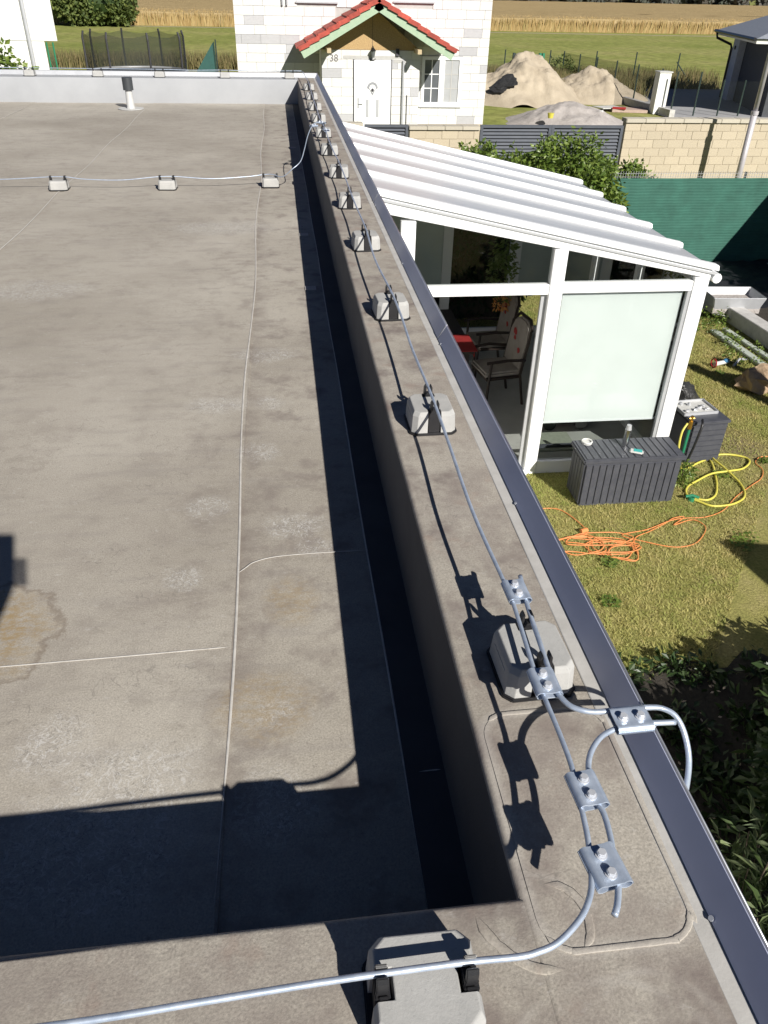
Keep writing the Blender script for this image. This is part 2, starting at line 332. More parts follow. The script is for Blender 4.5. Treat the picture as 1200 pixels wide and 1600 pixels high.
def grassmat(name, a, b_, c_, s1, s2, dirt=None):
    m, t, b = nodes(name); v = coord(t)
    c = ramp(t, noi(t, s1, 6, .6, v), [(.3, a), (.5, b_), (.7, c_)])
    f = ramp(t, noi(t, s2, 4, .75, v), [(.3, (.55,.55,.55)), (.7, (1.35,1.35,1.35))])
    c = mixc(t, 1.0, c, f, 'MULTIPLY')
    if dirt:
        for (dx, dy, dr) in dirt:
            s = N(t, 'ShaderNodeVectorMath', operation='DISTANCE'); t.links.new(v, s.inputs[0]); s.inputs[1].default_value = (dx, dy, 0)
            q = N(t, 'ShaderNodeMath', operation='MULTIPLY_ADD'); t.links.new(noi(t, 2.5, 5, .7, v), q.inputs[0]); q.inputs[1].default_value = dr*1.6; t.links.new(s.outputs['Value'], q.inputs[2])
            k = ramp(t, mul(t, q.outputs[0], .5/dr), [(.55, (1,1,1)), (.95, (0,0,0))])
            c = mixc(t, mul(t, k, .75), c, (.22,.17,.11))
    t.links.new(c, b.inputs['Base Color']); b.inputs['Roughness'].default_value = .95; b.inputs['Specular IOR Level'].default_value = .1
    bump(t, b, noi(t, s2, 4, .7, v), .6, .03); return m
M['lawn'] = grassmat('lawn_ground', (.19,.20,.06), (.28,.26,.09), (.36,.31,.14), 1.6, 40, [(5.3,7.6,.55), (5.6,6.6,.5)])
M['field'] = grassmat('meadow', (.19,.22,.055), (.25,.265,.08), (.31,.29,.115), .09, 1.2)
def stretchfield():
    m, t, b = nodes('ripe_corn_top'); v = coord(t, (.05,.4,1)); v2 = coord(t)
    c = ramp(t, noi(t, 1.5, 6, .65, v), [(.3, (.33,.245,.125)), (.7, (.42,.325,.18))])
    f = ramp(t, noi(t, .8, 5, .8, v2), [(.3, (.78,.78,.78)), (.7, (1.15,1.15,1.15))])
    c = mixc(t, 1.0, c, f, 'MULTIPLY')
    t.links.new(c, b.inputs['Base Color']); b.inputs['Roughness'].default_value = 1; b.inputs['Specular IOR Level'].default_value = 0
    bump(t, b, noi(t, 1.2, 5, .8, v2), .8, .3); return m
M['corn'] = stretchfield()
M['cornleaf'] = leafmat('corn_leaf_dry', [(.44,.31,.13), (.34,.23,.09), (.50,.37,.17), (.30,.24,.09)], .9, .2)
M['drygrass'] = leafmat('tall_dry_grass', [(.20,.16,.07), (.13,.13,.045), (.27,.21,.10), (.10,.11,.04)], .9, .2)
def blademat():
    m, t, b = nodes('lawn_blade'); g = N(t, 'ShaderNodeNewGeometry')
    a = ramp(t, g.outputs['Random Per Island'], [(0, (.20,.29,.05)), (.4, (.31,.38,.08)), (.75, (.42,.43,.13)), (1, (.27,.33,.07))])
    c = ramp(t, g.outputs['Random Per Island'], [(0, (.50,.43,.16)), (.5, (.62,.53,.25)), (1, (.42,.38,.13))])
    f = ramp(t, noi(t, 1.7, 6, .68, coord(t)), [(.36, (0,0,0)), (.60, (1,1,1))])
    col = mixc(t, f, a, c); t.links.new(col, b.inputs['Base Color']); b.inputs['Roughness'].default_value = .8
    tr = N(t, 'ShaderNodeBsdfTranslucent'); t.links.new(col, tr.inputs[0])
    mx = N(t, 'ShaderNodeMixShader'); mx.inputs[0].default_value = .35
    t.links.new(b.outputs[0], mx.inputs[1]); t.links.new(tr.outputs[0], mx.inputs[2]); t.links.new(mx.outputs[0], t.nodes['Material Output'].inputs[0]); return m
M['blade'] = blademat()
M['hedge'] = leafmat('laurel_leaf', [(.075,.13,.02), (.13,.20,.035), (.22,.29,.06), (.09,.15,.025)], .42, .3)
M['bush'] = leafmat('field_bush_leaf', [(.06,.09,.02), (.10,.14,.03), (.15,.18,.04), (.045,.07,.015)], .7, .2)
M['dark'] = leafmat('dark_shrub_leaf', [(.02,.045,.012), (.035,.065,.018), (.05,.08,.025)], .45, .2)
M['pot'] = leafmat('potted_leaf', [(.08,.14,.03), (.16,.22,.06), (.28,.33,.14)], .5, .3)
M['flower'] = leafmat('orange_flower', [(.75,.30,.08), (.80,.45,.15), (.65,.20,.05)], .6, .2)
M['forest'] = leafmat('far_forest', [(.055,.07,.055), (.08,.09,.07), (.11,.10,.085), (.065,.08,.07)], .9, .1)
M['dryleaf'] = leafmat('dry_leaf', [(.45,.33,.2), (.6,.5,.4), (.3,.2,.12)], .7, .2)

# ------------------------------------------------------------------ object helpers
def thing(name, loc=(0,0,0), label=None, cat=None, group=None, rz=0):
    o = bpy.data.objects.new(name, None); COL.objects.link(o)
    o.location = loc; o.rotation_euler = (0,0,rz); o.empty_display_size = .1
    return tag(o, label, cat, group)
def tag(o, label=None, cat=None, group=None, kind=None):
    for k, v in (('label', label), ('category', cat), ('group', group), ('kind', kind)):
        if v: o[k] = v
    return o
class MB:
    """collects shapes; build() makes ONE mesh object"""
    def __init__(s): s.v = []; s.f = []
    def add(s, vs, fs):
        n = len(s.v); s.v += [tuple(p) for p in vs]; s.f += [tuple(i+n for i in f) for f in fs]; return s
    def box(s, c, d, rz=0, M3=None):
        c = Vector(c); h = [x/2 for x in d]; ps = []
        Rm = M3 or Matrix.Rotation(rz, 3, 'Z')
        for sx in (-1,1):
            for sy in (-1,1):
                for sz in (-1,1): ps.append(c + Rm @ Vector((sx*h[0], sy*h[1], sz*h[2])))
        return s.add(ps, [(0,1,3,2),(4,6,7,5),(0,4,5,1),(2,3,7,6),(0,2,6,4),(1,5,7,3)])
    def b2(s, a, b): # box from two corners
        return s.box([(p+q)/2 for p, q in zip(a, b)], [abs(q-p) for p, q in zip(a, b)])
    def prism(s, poly, ax, a, b):
        """poly in the plane across axis ax, swept from a to b"""
        def P(u, v, k): return {'x': (k,u,v), 'y': (u,k,v), 'z': (u,v,k)}[ax]
        n = len(poly); vs = [P(u, v, a) for u, v in poly] + [P(u, v, b) for u, v in poly]
        return s.add(vs, [tuple(range(n)), tuple(range(2*n-1, n-1, -1))] + [(i, i+n, (i+1) % n+n, (i+1) % n) for i in range(n)])
    def tube(s, pts, r, seg=8, caps=True, r2=None):
        pts = [Vector(p) for p in pts]; n = len(pts); rings = []
        up = None
        for i, p in enumerate(pts):
            d = (pts[min(i+1, n-1)] - pts[max(i-1, 0)]).normalized()
            if up is None: up = Vector((0,0,1)) if abs(d.z) < .9 else Vector((1,0,0))
            a = d.cross(up).normalized(); up = a.cross(d).normalized()
            rr = r if r2 is None else r + (r2-r)*i/(n-1)
            rings.append([p + (a*math.cos(q) + up*math.sin(q))*rr for q in [2*math.pi*k/seg for k in range(seg)]])
        vs = [q for rg in rings for q in rg]; fs = []
        for i in range(n-1):
            for k in range(seg):
                fs.append((i*seg+k, i*seg+(k+1) % seg, (i+1)*seg+(k+1) % seg, (i+1)*seg+k))
        if caps: fs += [tuple(range(seg-1, -1, -1)), tuple((n-1)*seg+k for k in range(seg))]
        return s.add(vs, fs)
    def cyl(s, a, b, r, seg=12, r2=None): return s.tube([a, b], r, seg, True, r2)
    def ell(s, c, r, nu=12, nv=8, jit=0, seed=0, flat=None):
        vs = []; fs = []; rnd = random.Random(seed)
        for i in range(nv+1):
            th = math.pi*i/nv
            for j in range(nu):
                ph = 2*math.pi*j/nu; d = Vector((math.sin(th)*math.cos(ph), math.sin(th)*math.sin(ph), math.cos(th)))
                k = 1 + (jit*mnoise.noise(d*1.7 + Vector((seed*3.1, 0, 0))) if jit else 0)
                p = Vector((c[0]+d.x*r[0]*k, c[1]+d.y*r[1]*k, c[2]+d.z*r[2]*k))
                vs.append(p)
        for i in range(nv):
            for j in range(nu): fs.append((i*nu+j, (i+1)*nu+j, (i+1)*nu+(j+1) % nu, i*nu+(j+1) % nu))
        return s.add(vs, fs)
    def mesh(s, name, m, smooth=False, bevel=0, sub=None):
        me = bpy.data.meshes.new(name); me.from_pydata(s.v, [], s.f); me.validate(); me.update()
        bm = bmesh.new(); bm.from_mesh(me)
        if smooth or bevel: bmesh.ops.remove_doubles(bm, verts=bm.verts, dist=1e-5)
        if bevel: bmesh.ops.bevel(bm, geom=[e for e in bm.edges if e.calc_face_angle(0) > .6], offset=bevel, segments=2, affect='EDGES', clamp_overlap=True)
        bmesh.ops.recalc_face_normals(bm, faces=bm.faces)
        bm.to_mesh(me); bm.free()
        me.materials.append(m)
        if smooth:
            me.polygons.foreach_set('use_smooth', [True]*len(me.polygons))
            if smooth != 2: me.set_sharp_from_angle(angle=R(40))
        return me
    def build(s, name, m, parent=None, smooth=False, bevel=0, local=False):
        """vertices are in world space unless local; children sit at their thing's origin"""
        if parent is not None and not local:
            o0 = rootloc(parent); s.v = [(p[0]-o0[0], p[1]-o0[1], p[2]-o0[2]) for p in s.v]
        me = s.mesh(name, m, smooth, bevel)
        o = bpy.data.objects.new(name, me); COL.objects.link(o)
        if parent is not None: o.parent = parent
        return o
def rootloc(o):
    l = Vector(o.location)
    while o.parent: o = o.parent; l += o.location
    return l
def stuffobj(name, vs, fs, m, parent=None, label=None, cat=None, kind='stuff'):
    me = bpy.data.meshes.new(name); me.from_pydata(vs, [], fs); me.update(); me.materials.append(m)
    o = bpy.data.objects.new(name, me); COL.objects.link(o)
    if parent: o.parent = parent
    return tag(o, label, cat, None, kind)
def catmull(pts, n=6):
    P = [Vector(p) for p in pts]; P = [2*P[0]-P[1]] + P + [2*P[-1]-P[-2]]; out = []
    for i in range(1, len(P)-2):
        for k in range(n):
            t = k/n; a, b, c, d = P[i-1:i+3]
            out.append(.5*((2*b) + (c-a)*t + (2*a-5*b+4*c-d)*t*t + (3*b-a-3*c+d)*t**3))
    out.append(P[-2]); return out
def piece(name, me, parent, loc, rot=(0,0,0), scale=(1,1,1)):
    o = bpy.data.objects.new(name, me); COL.objects.link(o); o.parent = parent
    o.location = loc; o.rotation_euler = rot; o.scale = scale; return o
def copytree(o, parent=None):
    c = o.copy(); COL.objects.link(c)
    if parent: c.parent = parent
    for ch in [x for x in CH.get(o.name, [])]: copytree(ch, c)
    return c
CH = {}
def index_children(root):
    CH.clear()
    for o in bpy.data.objects:
        if o.parent: CH.setdefault(o.parent.name, []).append(o)
def leaves(blobs, n, size, seed=1, shell=.55, droop=.3, aspect=.45):
    """leaf-sized folded faces through the volume of several lobes; returns verts, faces"""
    rnd = random.Random(seed); vs = []; fs = []
    wts = [b[3]*b[4]*b[5] for b in blobs]; tot = sum(wts)
    for (cx, cy, cz, rx, ry, rz), wt in zip(blobs, wts):
        for _ in range(max(3, int(n*wt/tot))):
            d = Vector((rnd.gauss(0,1), rnd.gauss(0,1), rnd.gauss(0,1))).normalized()
            k = (shell + (1-shell)*rnd.random())
            k *= 1 + .28*mnoise.noise(d*2.3 + Vector((cx*1.3, cy, seed)))
            p = Vector((cx+d.x*rx*k, cy+d.y*ry*k, cz+d.z*rz*k))
            if p.z < .02: p.z = .02 + rnd.random()*.1
            ax = (d*.6 + Vector((rnd.gauss(0,.7), rnd.gauss(0,.7), rnd.gauss(0,.5)-droop))).normalized()
            sd = ax.cross(Vector((rnd.gauss(0,1), rnd.gauss(0,1), rnd.gauss(0,1)))).normalized()
            nn = ax.cross(sd); L = size*(.6+.8*rnd.random()); W = L*aspect
            b = len(vs)
            vs += [p, p+ax*L*.5+sd*W*.5-nn*W*.12, p+ax*L, p+ax*L*.5-sd*W*.5-nn*W*.12]
            fs += [(b, b+1, b+2), (b, b+2, b+3)]
    return vs, fs
def leafpart(name, blobs, n, size, m, parent, seed=1, **k):
    vs, fs = leaves(blobs, n, size, seed, **k)
    o0 = rootloc(parent) if parent else Vector((0,0,0))
    return stuffobj(name, [tuple(Vector(v)-o0) for v in vs], fs, m, parent, kind=None)
def tagk(o): return o

# ------------------------------------------------------------------ ground and fields
def sheet(name, x0, x1, y0, y1, z, m, kind='structure'):
    o = MB().add([(x0,y0,z),(x1,y0,z),(x1,y1,z),(x0,y1,z)], [(0,1,2,3)]).build(name, m); return tag(o, kind=kind)
sheet('ground', -1500, 1500, -60, 2500, -.012, M['field'])
sheet('lawn', .62, 14, -12, 14.9, 0, M['lawn'])
_b = [(1.0,.6),(7.5,.6)] + [(7.5-6.5*i/60, 4.15+.22*mnoise.noise(Vector((i*.35,2,0)))+.06*mnoise.noise(Vector((i*1.9,5,0)))) for i in range(61)]
tag(MB().add([(x, y, .006) for x, y in _b], [tuple(range(len(_b)))]).build('planting_bed', M['darksoil']), kind='structure')
sheet('paved_yard', 17.2, 34, 36.6, 49, .004, M['pave'])
# corn field: a raised, bumpy canopy with a ragged front row
def cornfield():
    rnd = random.Random(3); vs = []; fs = []; xs = [-160+4*i for i in range(111)]
    ys = [120 + 3*i for i in range(14)] + [162*1.12**k for k in range(9)]
    def front(x): return 119.5 + .055*(x+26)
    for j, y in enumerate(ys):
        for x in xs: vs.append((x, y + (front(x)-120 if j < 14 else 0), 1.45 + .15*rnd.random()))
    nx = len(xs)
    for j in range(len(ys)-1):
        for i in range(nx-1): fs.append((j*nx+i, j*nx+i+1, (j+1)*nx+i+1, (j+1)*nx+i))
    b = len(vs); vs += [(x, front(x), 0) for x in xs]
    for i in range(nx-1): fs.append((b+i, b+i+1, i+1, i))
    stuffobj('corn_field', vs, fs, M['corn'], kind='structure')
    vs = []; fs = []
    for _ in range(26000):
        x = rnd.uniform(-60, 130); y = front(x) - .15 + rnd.random()**3*14; h = 1.15 + rnd.random()*.6
        w_ = .05+.1*rnd.random(); dx = rnd.gauss(0,.18); z0 = 0 if y < front(x)+.8 else 1.2
        n = len(vs); vs += [(x-w_, y, z0), (x+w_, y+rnd.gauss(0,.05), z0), (x+dx, y+rnd.gauss(0,.1), h)]; fs.append((n, n+1, n+2))
    stuffobj('corn_stalks', vs, fs, M['cornleaf'], label='ripe straw coloured corn stalks along the edge of the field', cat='crop')
cornfield()
def forest():
    rnd = random.Random(5); bl = []
    for i in range(170):
        x = -220 + i*4.4 + rnd.uniform(-2,2); y = 378 + rnd.uniform(-10,14) + max(0, (x-60)*.22); r = 4+3*rnd.random()
        bl.append((x, y, 5+rnd.random()*3, r, r, 6+3*rnd.random()))
    vs, fs = leaves(bl, 60000, 1.6, 5, shell=.6, aspect=.8)
    for (x, y, z, rx, ry, rz) in bl:                      # solid hearts so the wood is opaque
        e = MB().ell((x, y, z-1), (rx*.8, ry*.8, rz*.85), 8, 6); n = len(vs)
        vs += e.v; fs += [tuple(i+n for i in f) for f in e.f]
    stuffobj('far_woodland', vs, fs, M['forest'], label='dark line of woodland on the horizon behind the corn field', cat='woodland')
forest()
tag(sheet('field_track', -20, 95, 117.2, 118.6, 0.0, mat('pale_track', (.42,.36,.26), (.34,.29,.2), 2, .95)), kind='structure')
def tallgrass(name, spots, n, h, seed, label):
    rnd = random.Random(seed); vs = []; fs = []
    for _ in range(n):
        x0, x1, y0, y1 = rnd.choice(spots); x = rnd.uniform(x0,x1); y = rnd.uniform(y0,y1)
        hh = h*(.4+.8*rnd.random()); a = rnd.random()*6.28; w_ = .02+.03*rnd.random()
        k = len(vs); vs += [(x-w_*math.cos(a), y-w_*math.sin(a), 0), (x+w_*math.cos(a), y+w_*math.sin(a), 0), (x+rnd.gauss(0,.15), y+rnd.gauss(0,.15), hh)]; fs.append((k,k+1,k+2))
    stuffobj(name, vs, fs, M['drygrass'], label=label, cat='grass')
tallgrass('tall_grass', [(9,26,48.5,52.5),(9,19,49,52),(14,19,43,49),(-14,-1.5,57,60)], 26000, .9, 9, 'tall brown uncut grass along the wire fence beyond the sand piles')
def lawnblades():
    rnd = random.Random(11); rs = np.random.RandomState(4); n = 230000
    x = rs.uniform(.8, 9.0, n*2); y = rs.uniform(3.9, 14.6, n*2)
    keep = (y > 4.1+.25*np.sin(x*5.1)*np.sin(x*2.3)+rs.normal(0,.07,n*2)) & (x < .2+.75*y) & (x > .22*y) & ~((x > .7)&(x < 4.25)&(y > 7.15)&(y < 11.4))
    bare = np.exp(-((x-5.4)**2+(y-7.1)**2)/.35)
    keep &= rs.rand(n*2) > bare*.75
    x = x[keep][:n]; y = y[keep][:n]; n = len(x)
    hh = rs.uniform(.008, .036, n); a = rs.uniform(0, 6.28, n); wd = rs.uniform(.003, .006, n)
    v = np.zeros((n,3,3)); v[:,0,0] = x-wd*np.cos(a); v[:,0,1] = y-wd*np.sin(a); v[:,1,0] = x+wd*np.cos(a); v[:,1,1] = y+wd*np.sin(a)
    v[:,2,0] = x+rs.normal(0,.018,n); v[:,2,1] = y+rs.normal(0,.018,n); v[:,2,2] = hh
    me = bpy.data.meshes.new('lawn_grass'); me.vertices.add(n*3); me.loops.add(n*3); me.polygons.add(n)
    me.vertices.foreach_set('co', v.ravel()); me.loops.foreach_set('vertex_index', np.arange(n*3, dtype=np.int32))
    me.polygons.foreach_set('loop_start', np.arange(0, n*3, 3, dtype=np.int32)); me.update(calc_edges=True)
    me.materials.append(M['blade']); o = bpy.data.objects.new('lawn_grass', me); COL.objects.link(o)
    tag(o, 'short patchy green and yellow grass of the garden lawn', 'grass', None, 'stuff')
lawnblades()
def clover():
    rnd = random.Random(77); vs = []; fs = []
    for _ in range(46):
        cx, cy = rnd.uniform(2.4,6.2), rnd.uniform(4.6,12.5)
        if .7 < cx < 4.3 and cy > 6.4: continue
        r0 = rnd.uniform(.05,.16)
        for k in range(60):
            a = rnd.random()*6.28; d = r0*rnd.random()**.5; x, y = cx+d*math.cos(a), cy+d*math.sin(a); z_ = rnd.uniform(.02,.045); q = rnd.random()*6.28; l = rnd.uniform(.010,.02)
            n = len(vs); vs += [(x+l*math.cos(q+i*1.571), y+l*math.sin(q+i*1.571), z_+.004*(i%2)) for i in range(4)]; fs.append((n,n+1,n+2,n+3))
    stuffobj('lawn_clover', vs, fs, M['hedge'], label='darker clover patches scattered in the lawn grass', cat='weeds')
clover()

# ------------------------------------------------------------------ the flat roof with its parapets
PD = .32; ZR = T - PD
roof = thing('flat_roof_building', (0,0,0), 'low building with a grey membrane flat roof and raised parapets, in the foreground', 'building')
XL = -14.0
MB().b2((XL,.22,0), (.586,13.1,ZR-.03)).build('outer_wall', M['render'], roof)
xs = [.20,-.19,-1.77,-3.40,-5.0,-6.6,-8.2,-9.8,-11.4,XL]
for i in range(len(xs)-1):                        # membrane sheets laid in lengths, each lapping the next
    zz = ZR - .03 + .03 + (.003 if i % 2 else 0)
    MB().b2((xs[i+1], .50, ZR-.03), (xs[i]+(.004 if i % 2 else 0), 12.98, zz)).build('membrane_sheet', M['membrane'], roof)
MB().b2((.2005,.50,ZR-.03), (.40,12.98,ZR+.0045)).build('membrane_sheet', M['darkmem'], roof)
# upstand profiles: sloping inner face, rounded arris, flat top
def arc(cx, cz, r, a0, a1, n=5): return [(cx+r*math.cos(R(a0+(a1-a0)*i/n)), cz+r*math.sin(R(a0+(a1-a0)*i/n))) for i in range(n+1)]
prof = [(.288, ZR)] + arc(.302, T-.012, .012, 165, 90) + [(.565, T), (.565, 0.2)] + [(.155,.2)]
def para(name, prof, ax, a, b, n=40, m_at='membrane'):
    mb = MB(); rnd = random.Random(hash(name) % 99)
    ks = [a+(b-a)*i/n for i in range(n+1)]; m_ = len(prof)
    for k in ks:
        for (u, z) in prof:
            j = .0016*mnoise.noise(Vector((u*6, k*3, z*4))) if z > ZR+.01 else 0
            mb.v.append((u+j, k, z+j) if ax == 'y' else (k, u+j, z+j))
    for i in range(n):
        for q in range(m_-1): mb.f.append((i*m_+q, i*m_+q+1, (i+1)*m_+q+1, (i+1)*m_+q))
    mb.f += [tuple(range(m_)), tuple(n*m_+q for q in range(m_))]
    o = mb.build(name, M[m_at], roof, smooth=True)
    if m_at == 'membrane':               # the inner face's shade is put into its colour, below the top
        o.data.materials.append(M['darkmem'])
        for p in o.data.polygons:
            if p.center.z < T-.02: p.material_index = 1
    return o
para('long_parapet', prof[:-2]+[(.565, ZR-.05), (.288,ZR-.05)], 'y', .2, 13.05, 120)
profn = [(.588, ZR-.05), (.588, ZR)] + [(y, z) for y, z in arc(.573, T-.0125, .012, 15, 90)] + [(.245, T-.0005), (.245, ZR-.05)]
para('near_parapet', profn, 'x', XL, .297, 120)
proff = [(12.70, ZR-.05), (12.70, ZR)] + arc(12.66, T-.0125, .012, 165, 90) + [(12.98, T-.0005), (12.98, ZR-.05)]
para('far_parapet', proff, 'x', XL, .297, 60, 'farface')
# laps in the parapet covering: thin raised strips with a pale welded edge
def lap(poly, z, h=.0010, name='membrane_patch'):
    MB().prism(poly, 'z', z, z+h).build(name, M['membrane'], roof)
def bead(pts, r=.0028, name='seam_bead', flat=.35, mm='bead'):
    mb = MB(); z0 = pts[0][2]; cp = catmull([(x, y, 0) for x, y, z in pts], 5); nn = len(cp)
    mb.tube(cp, 1.0, 8, False)
    for q in range(nn):                  # run-out at both ends
        k = min(1, (q+.15)/4, (nn-1-q+.15)/4)*r*(1+.25*mnoise.noise(Vector((q*.7, r*900, 0))))
        for e in range(8): mb.v[q*8+e] = tuple(cp[q] + (Vector(mb.v[q*8+e])-cp[q])*k)
    mb.v = [(p[0], p[1], z0 + p[2]*flat) for p in mb.v]
    mb.build(name, M[mm], roof, smooth=2)
def rrect(x0, y0, x1, y1, r, n=6):
    o = []
    for cx, cy, a in ((x1-r,y1-r,0),(x0+r,y1-r,90),(x0+r,y0+r,180),(x1-r,y0+r,270)):
        o += [(cx+r*math.cos(R(a+90*i/n)), cy+r*math.sin(R(a+90*i/n))) for i in range(n+1)]
    return o
pp = rrect(.308,.50,.535,.925,.05)
lap(pp, T)
bead([(x, y, T+.0016) for x, y in pp[16:]+pp[:11]], .0050, flat=.14, mm='membrane')

bead([(.335,.600,T+.0012),(.358,.594,T),(.376,.575,T),(.383,.55,T),(.378,.52,T),(.362,.50,T)], .007, flat=.12, mm='membrane')
bead([(.222,.568,T+.0003),(.232,.54,T),(.255,.51,T),(.29,.485,T),(.34,.478,T)], .008, flat=.12, mm='membrane')
bead([(.45,.478,T+.0003),(.475,.462,T),(.49,.44,T),(.50,.41,T),(.505,.37,T)], .007, flat=.12, mm='membrane')
for yy in (3.05, 5.9, 8.8, 11.5): 
    lap([(.31,yy-.05),(.53,yy-.05),(.53,yy+.05),(.31,yy+.05)], T)
    bead([(.31,yy-.05,T+.0016),(.42,yy-.052,T),(.53,yy-.052,T+.002)], .0025)
def rb(pts, r=.0028): bead([(x, y, ZR+.004) for x, y in pts], r)
rb([(-.195+.012*math.sin(i*1.3), .76+i*.61) for i in range(20)], .0036)
rb([(.2+.002*math.sin(i*2), .74+i*.61) for i in range(21)], .0026)
rb([(-1.80+.012*math.sin(i*1.7), .76+i*.61) for i in range(20)], .0042)
rb([(-3.40+.012*math.sin(i*1.1), .76+i*.61) for i in range(20)], .0042)
rb([(-1.77,1.455),(-1.2,1.46),(-.76,1.468),(-.45,1.475),(-.25,1.481),(-.196,1.482)], .0022)
rb([(-.192,1.78),(-.165,1.81),(-.14,1.835),(-.08,1.855),(.03,1.862),(.14,1.862),(.198,1.862)], .0022)
rb([(.2,1.05),(.26,1.052),(.30,1.052)], .0022)
# edge trim: pale strip, then a tilted anthracite sheet with a bright lip, in lengths with lapped joints
def zj(y0, y1):
    MB().prism([(.528,T+.0004),(.572,T+.0004),(.572,T+.0026),(.530,T+.0014)], 'y', y0+.0, y1).build('pale_strip', M['edge_strip'], roof)
    f = MB().prism([(.557,T+.0035),(.563,T+.0035),(.588,T+.050),(.5885,T-.16),(.593,T-.16),(.593,T+.053),(.590,T+.055),(.586,T+.054)], 'y', y0, y1).build('edge_flashing', M['flash'], roof)
    MB().tube([(.5905,y0+.002,T+.0545),(.5905,y1-.002,T+.0545)], .0030, 6).build('flashing_lip', M['lip'], f, smooth=2)
for a, b in ((.17,2.74),(2.745,5.0),(5.005,7.2),(7.205,9.4),(9.405,11.4),(11.405,13.1)): zj(a, b)
for yy in (2.742, 5.0, 7.2):
    MB().prism([(.5553,T+.0045),(.5847,T+.0552),(.5858,T+.0545),(.5566,T+.0037)], 'y', yy-.004, yy+.004).build('joint_cover', M['ltgrey'], roof)
for yy in (.52, 1.6, 2.68, 3.7, 4.9, 6.3, 7.9):
    MB().cyl((.561,yy,T+.002), (.556,yy,T+.009), .0042, 8).build('fixing_screw', M['bolt'], roof)
# far parapet trim
MB().prism([(12.90,T+.0015),(12.90,T+.005),(12.955,T+.005),(12.965,T+.055),(13.06,T+.055),(13.06,T-.2),(13.05,T-.2),(13.05,T+.045),(12.975,T+.045),(12.965,T+.0015)], 'x', XL, .58).build('far_flashing', M['ltgrey'], roof)
MB().b2((XL,.20,T-.2), (.586,.245,T+.045)).build('near_flashing', M['flash'], roof)
# small square patches on the wall foot
for yy in (5.5, 4.35, 9.0): MB().prism([(.098,ZR+.0005),(.16,ZR+.0005),(.16,ZR+.006),(.098,ZR+.006)], 'y', yy-.03, yy+.03).build('corner_tab', M['bead'], roof)

# vent pipe on the far side of the roof
vt = thing('roof_vent_pipe', (-1.99,12.05,ZR+.004), 'short pale vent pipe with a dark hood near the far parapet', 'vent pipe')
MB().cyl((-1.99,12.05,ZR+.004), (-1.99,12.05,ZR+.012), .17, 20).build('base_flange', M['vent'], vt, smooth=True)
MB().tube([(-1.99,12.05,ZR+.012),(-1.99,12.05,ZR+.03),(-1.99,12.05,ZR+.25)], .06, 16, True, .045).build('pipe', M['vent'], vt, smooth=True)
MB().cyl((-1.99,12.05,ZR+.23), (-1.99,12.05,ZR+.38), .068, 16).build('hood', M['ventcap'], vt, smooth=True)

# ------------------------------------------------------------------ lightning conductor blocks
WZ = .097                                # wire height above the surface it runs over
def make_block(label, group):
    """wire runs along local y"""
    t = thing('conductor_holder_block', (0,0,0), label, 'concrete block', group)
    # base plate with feet
    oct_ = lambda a, b, c: [(-a+c,-b),(a-c,-b),(a,-b+c),(a,b-c),(a-c,b),(-a+c,b),(-a,b-c),(-a,-b+c)]
    MB().prism(oct_(.072,.076,.016), 'z', 0, .008).build('base_plate', M['black'], t, local=True, bevel=.002)
    # cast concrete body: tapering, chamfered corners, notches at both ends of the wire line
    def ringp(a, b, c, nw, nd):
        return [(-a+c,-b),(-nw,-b),(-nw,-b+nd),(nw,-b+nd),(nw,-b),(a-c,-b),(a,-b+c),(a,b-c),(a-c,b),(nw,b),(nw,b-nd),(-nw,b-nd),(-nw,b),(-a+c,b),(-a,b-c),(-a,-b+c)]
    mb = MB(); L = [(.007, ringp(.067,.071,.015,.020,.026)), (.060, ringp(.0635,.068,.015,.0195,.0245)), (.0715, ringp(.0585,.0635,.0155,.019,.022)), (.073, ringp(.0565,.0615,.0155,.019,.021))]
    for z, pr in L: mb.v += [(x, y, z) for x, y in pr]
    n = 16
    for k in range(3):
        for i in range(n): mb.f.append((k*n+i, k*n+(i+1) % n, (k+1)*n+(i+1) % n, (k+1)*n+i))
    mb.f += [tuple(range(n-1,-1,-1))]
    # top faces: centre plus the pieces beside the notches
    o = 3*n; mb.f += [(o+0,o+1,o+2,o+13-0), (o+3,o+4,o+5,o+6)] if False else []
    mb.f.append(tuple(o+i for i in range(n)))
    me = mb.mesh('concrete_weight', M['concrete'])
    bm = bmesh.new(); bm.from_mesh(me); bmesh.ops.triangulate(bm, faces=[f for f in bm.faces if len(f.verts) > 4]); 
    es = [e for e in bm.edges if e.calc_face_angle(0) > .25]
    bmesh.ops.bevel(bm, geom=es, offset=.0016, segments=1, affect='EDGES', clamp_overlap=True); bm.to_mesh(me); bm.free()
    o = bpy.data.objects.new('concrete_weight', me); COL.objects.link(o); o.parent = t
    for sx in (-1, 1):                   # cast grooves along the outer flanks
        g = MB().box((sx*.0638, .002, .045), (.003,.07,.004)).build('cast_groove', M['mortar'], o, local=True)
    for sy in (-1, 1):
        c = MB(); y = sy*.056
        c.box((0, y, .040), (.034,.020,.064))
        c.box((0, y, .075), (.026,.018,.012))
        for sx in (-1, 1):
            c.prism([(sx*.0065,.078),(sx*.013,.078),(sx*.0125,.098),(sx*.0085,.106),(sx*.0055,.103)][::sx], 'y', y-.008, y+.008)
            c.box((sx*.016, y-sy*.001, .05), (.004,.012,.05))
        c.build('wire_clip', M['black'], t, local=True, bevel=.0012)
    return t
GB = 'concrete conductor blocks in a row along the right hand parapet'
proto = make_block('pale concrete block with two connector clamps beside it, largest in the right parapet row', GB)
proto.location = (.432, 1.025, T); proto.rotation_euler = (0,0,R(1.5))
index_children(proto)
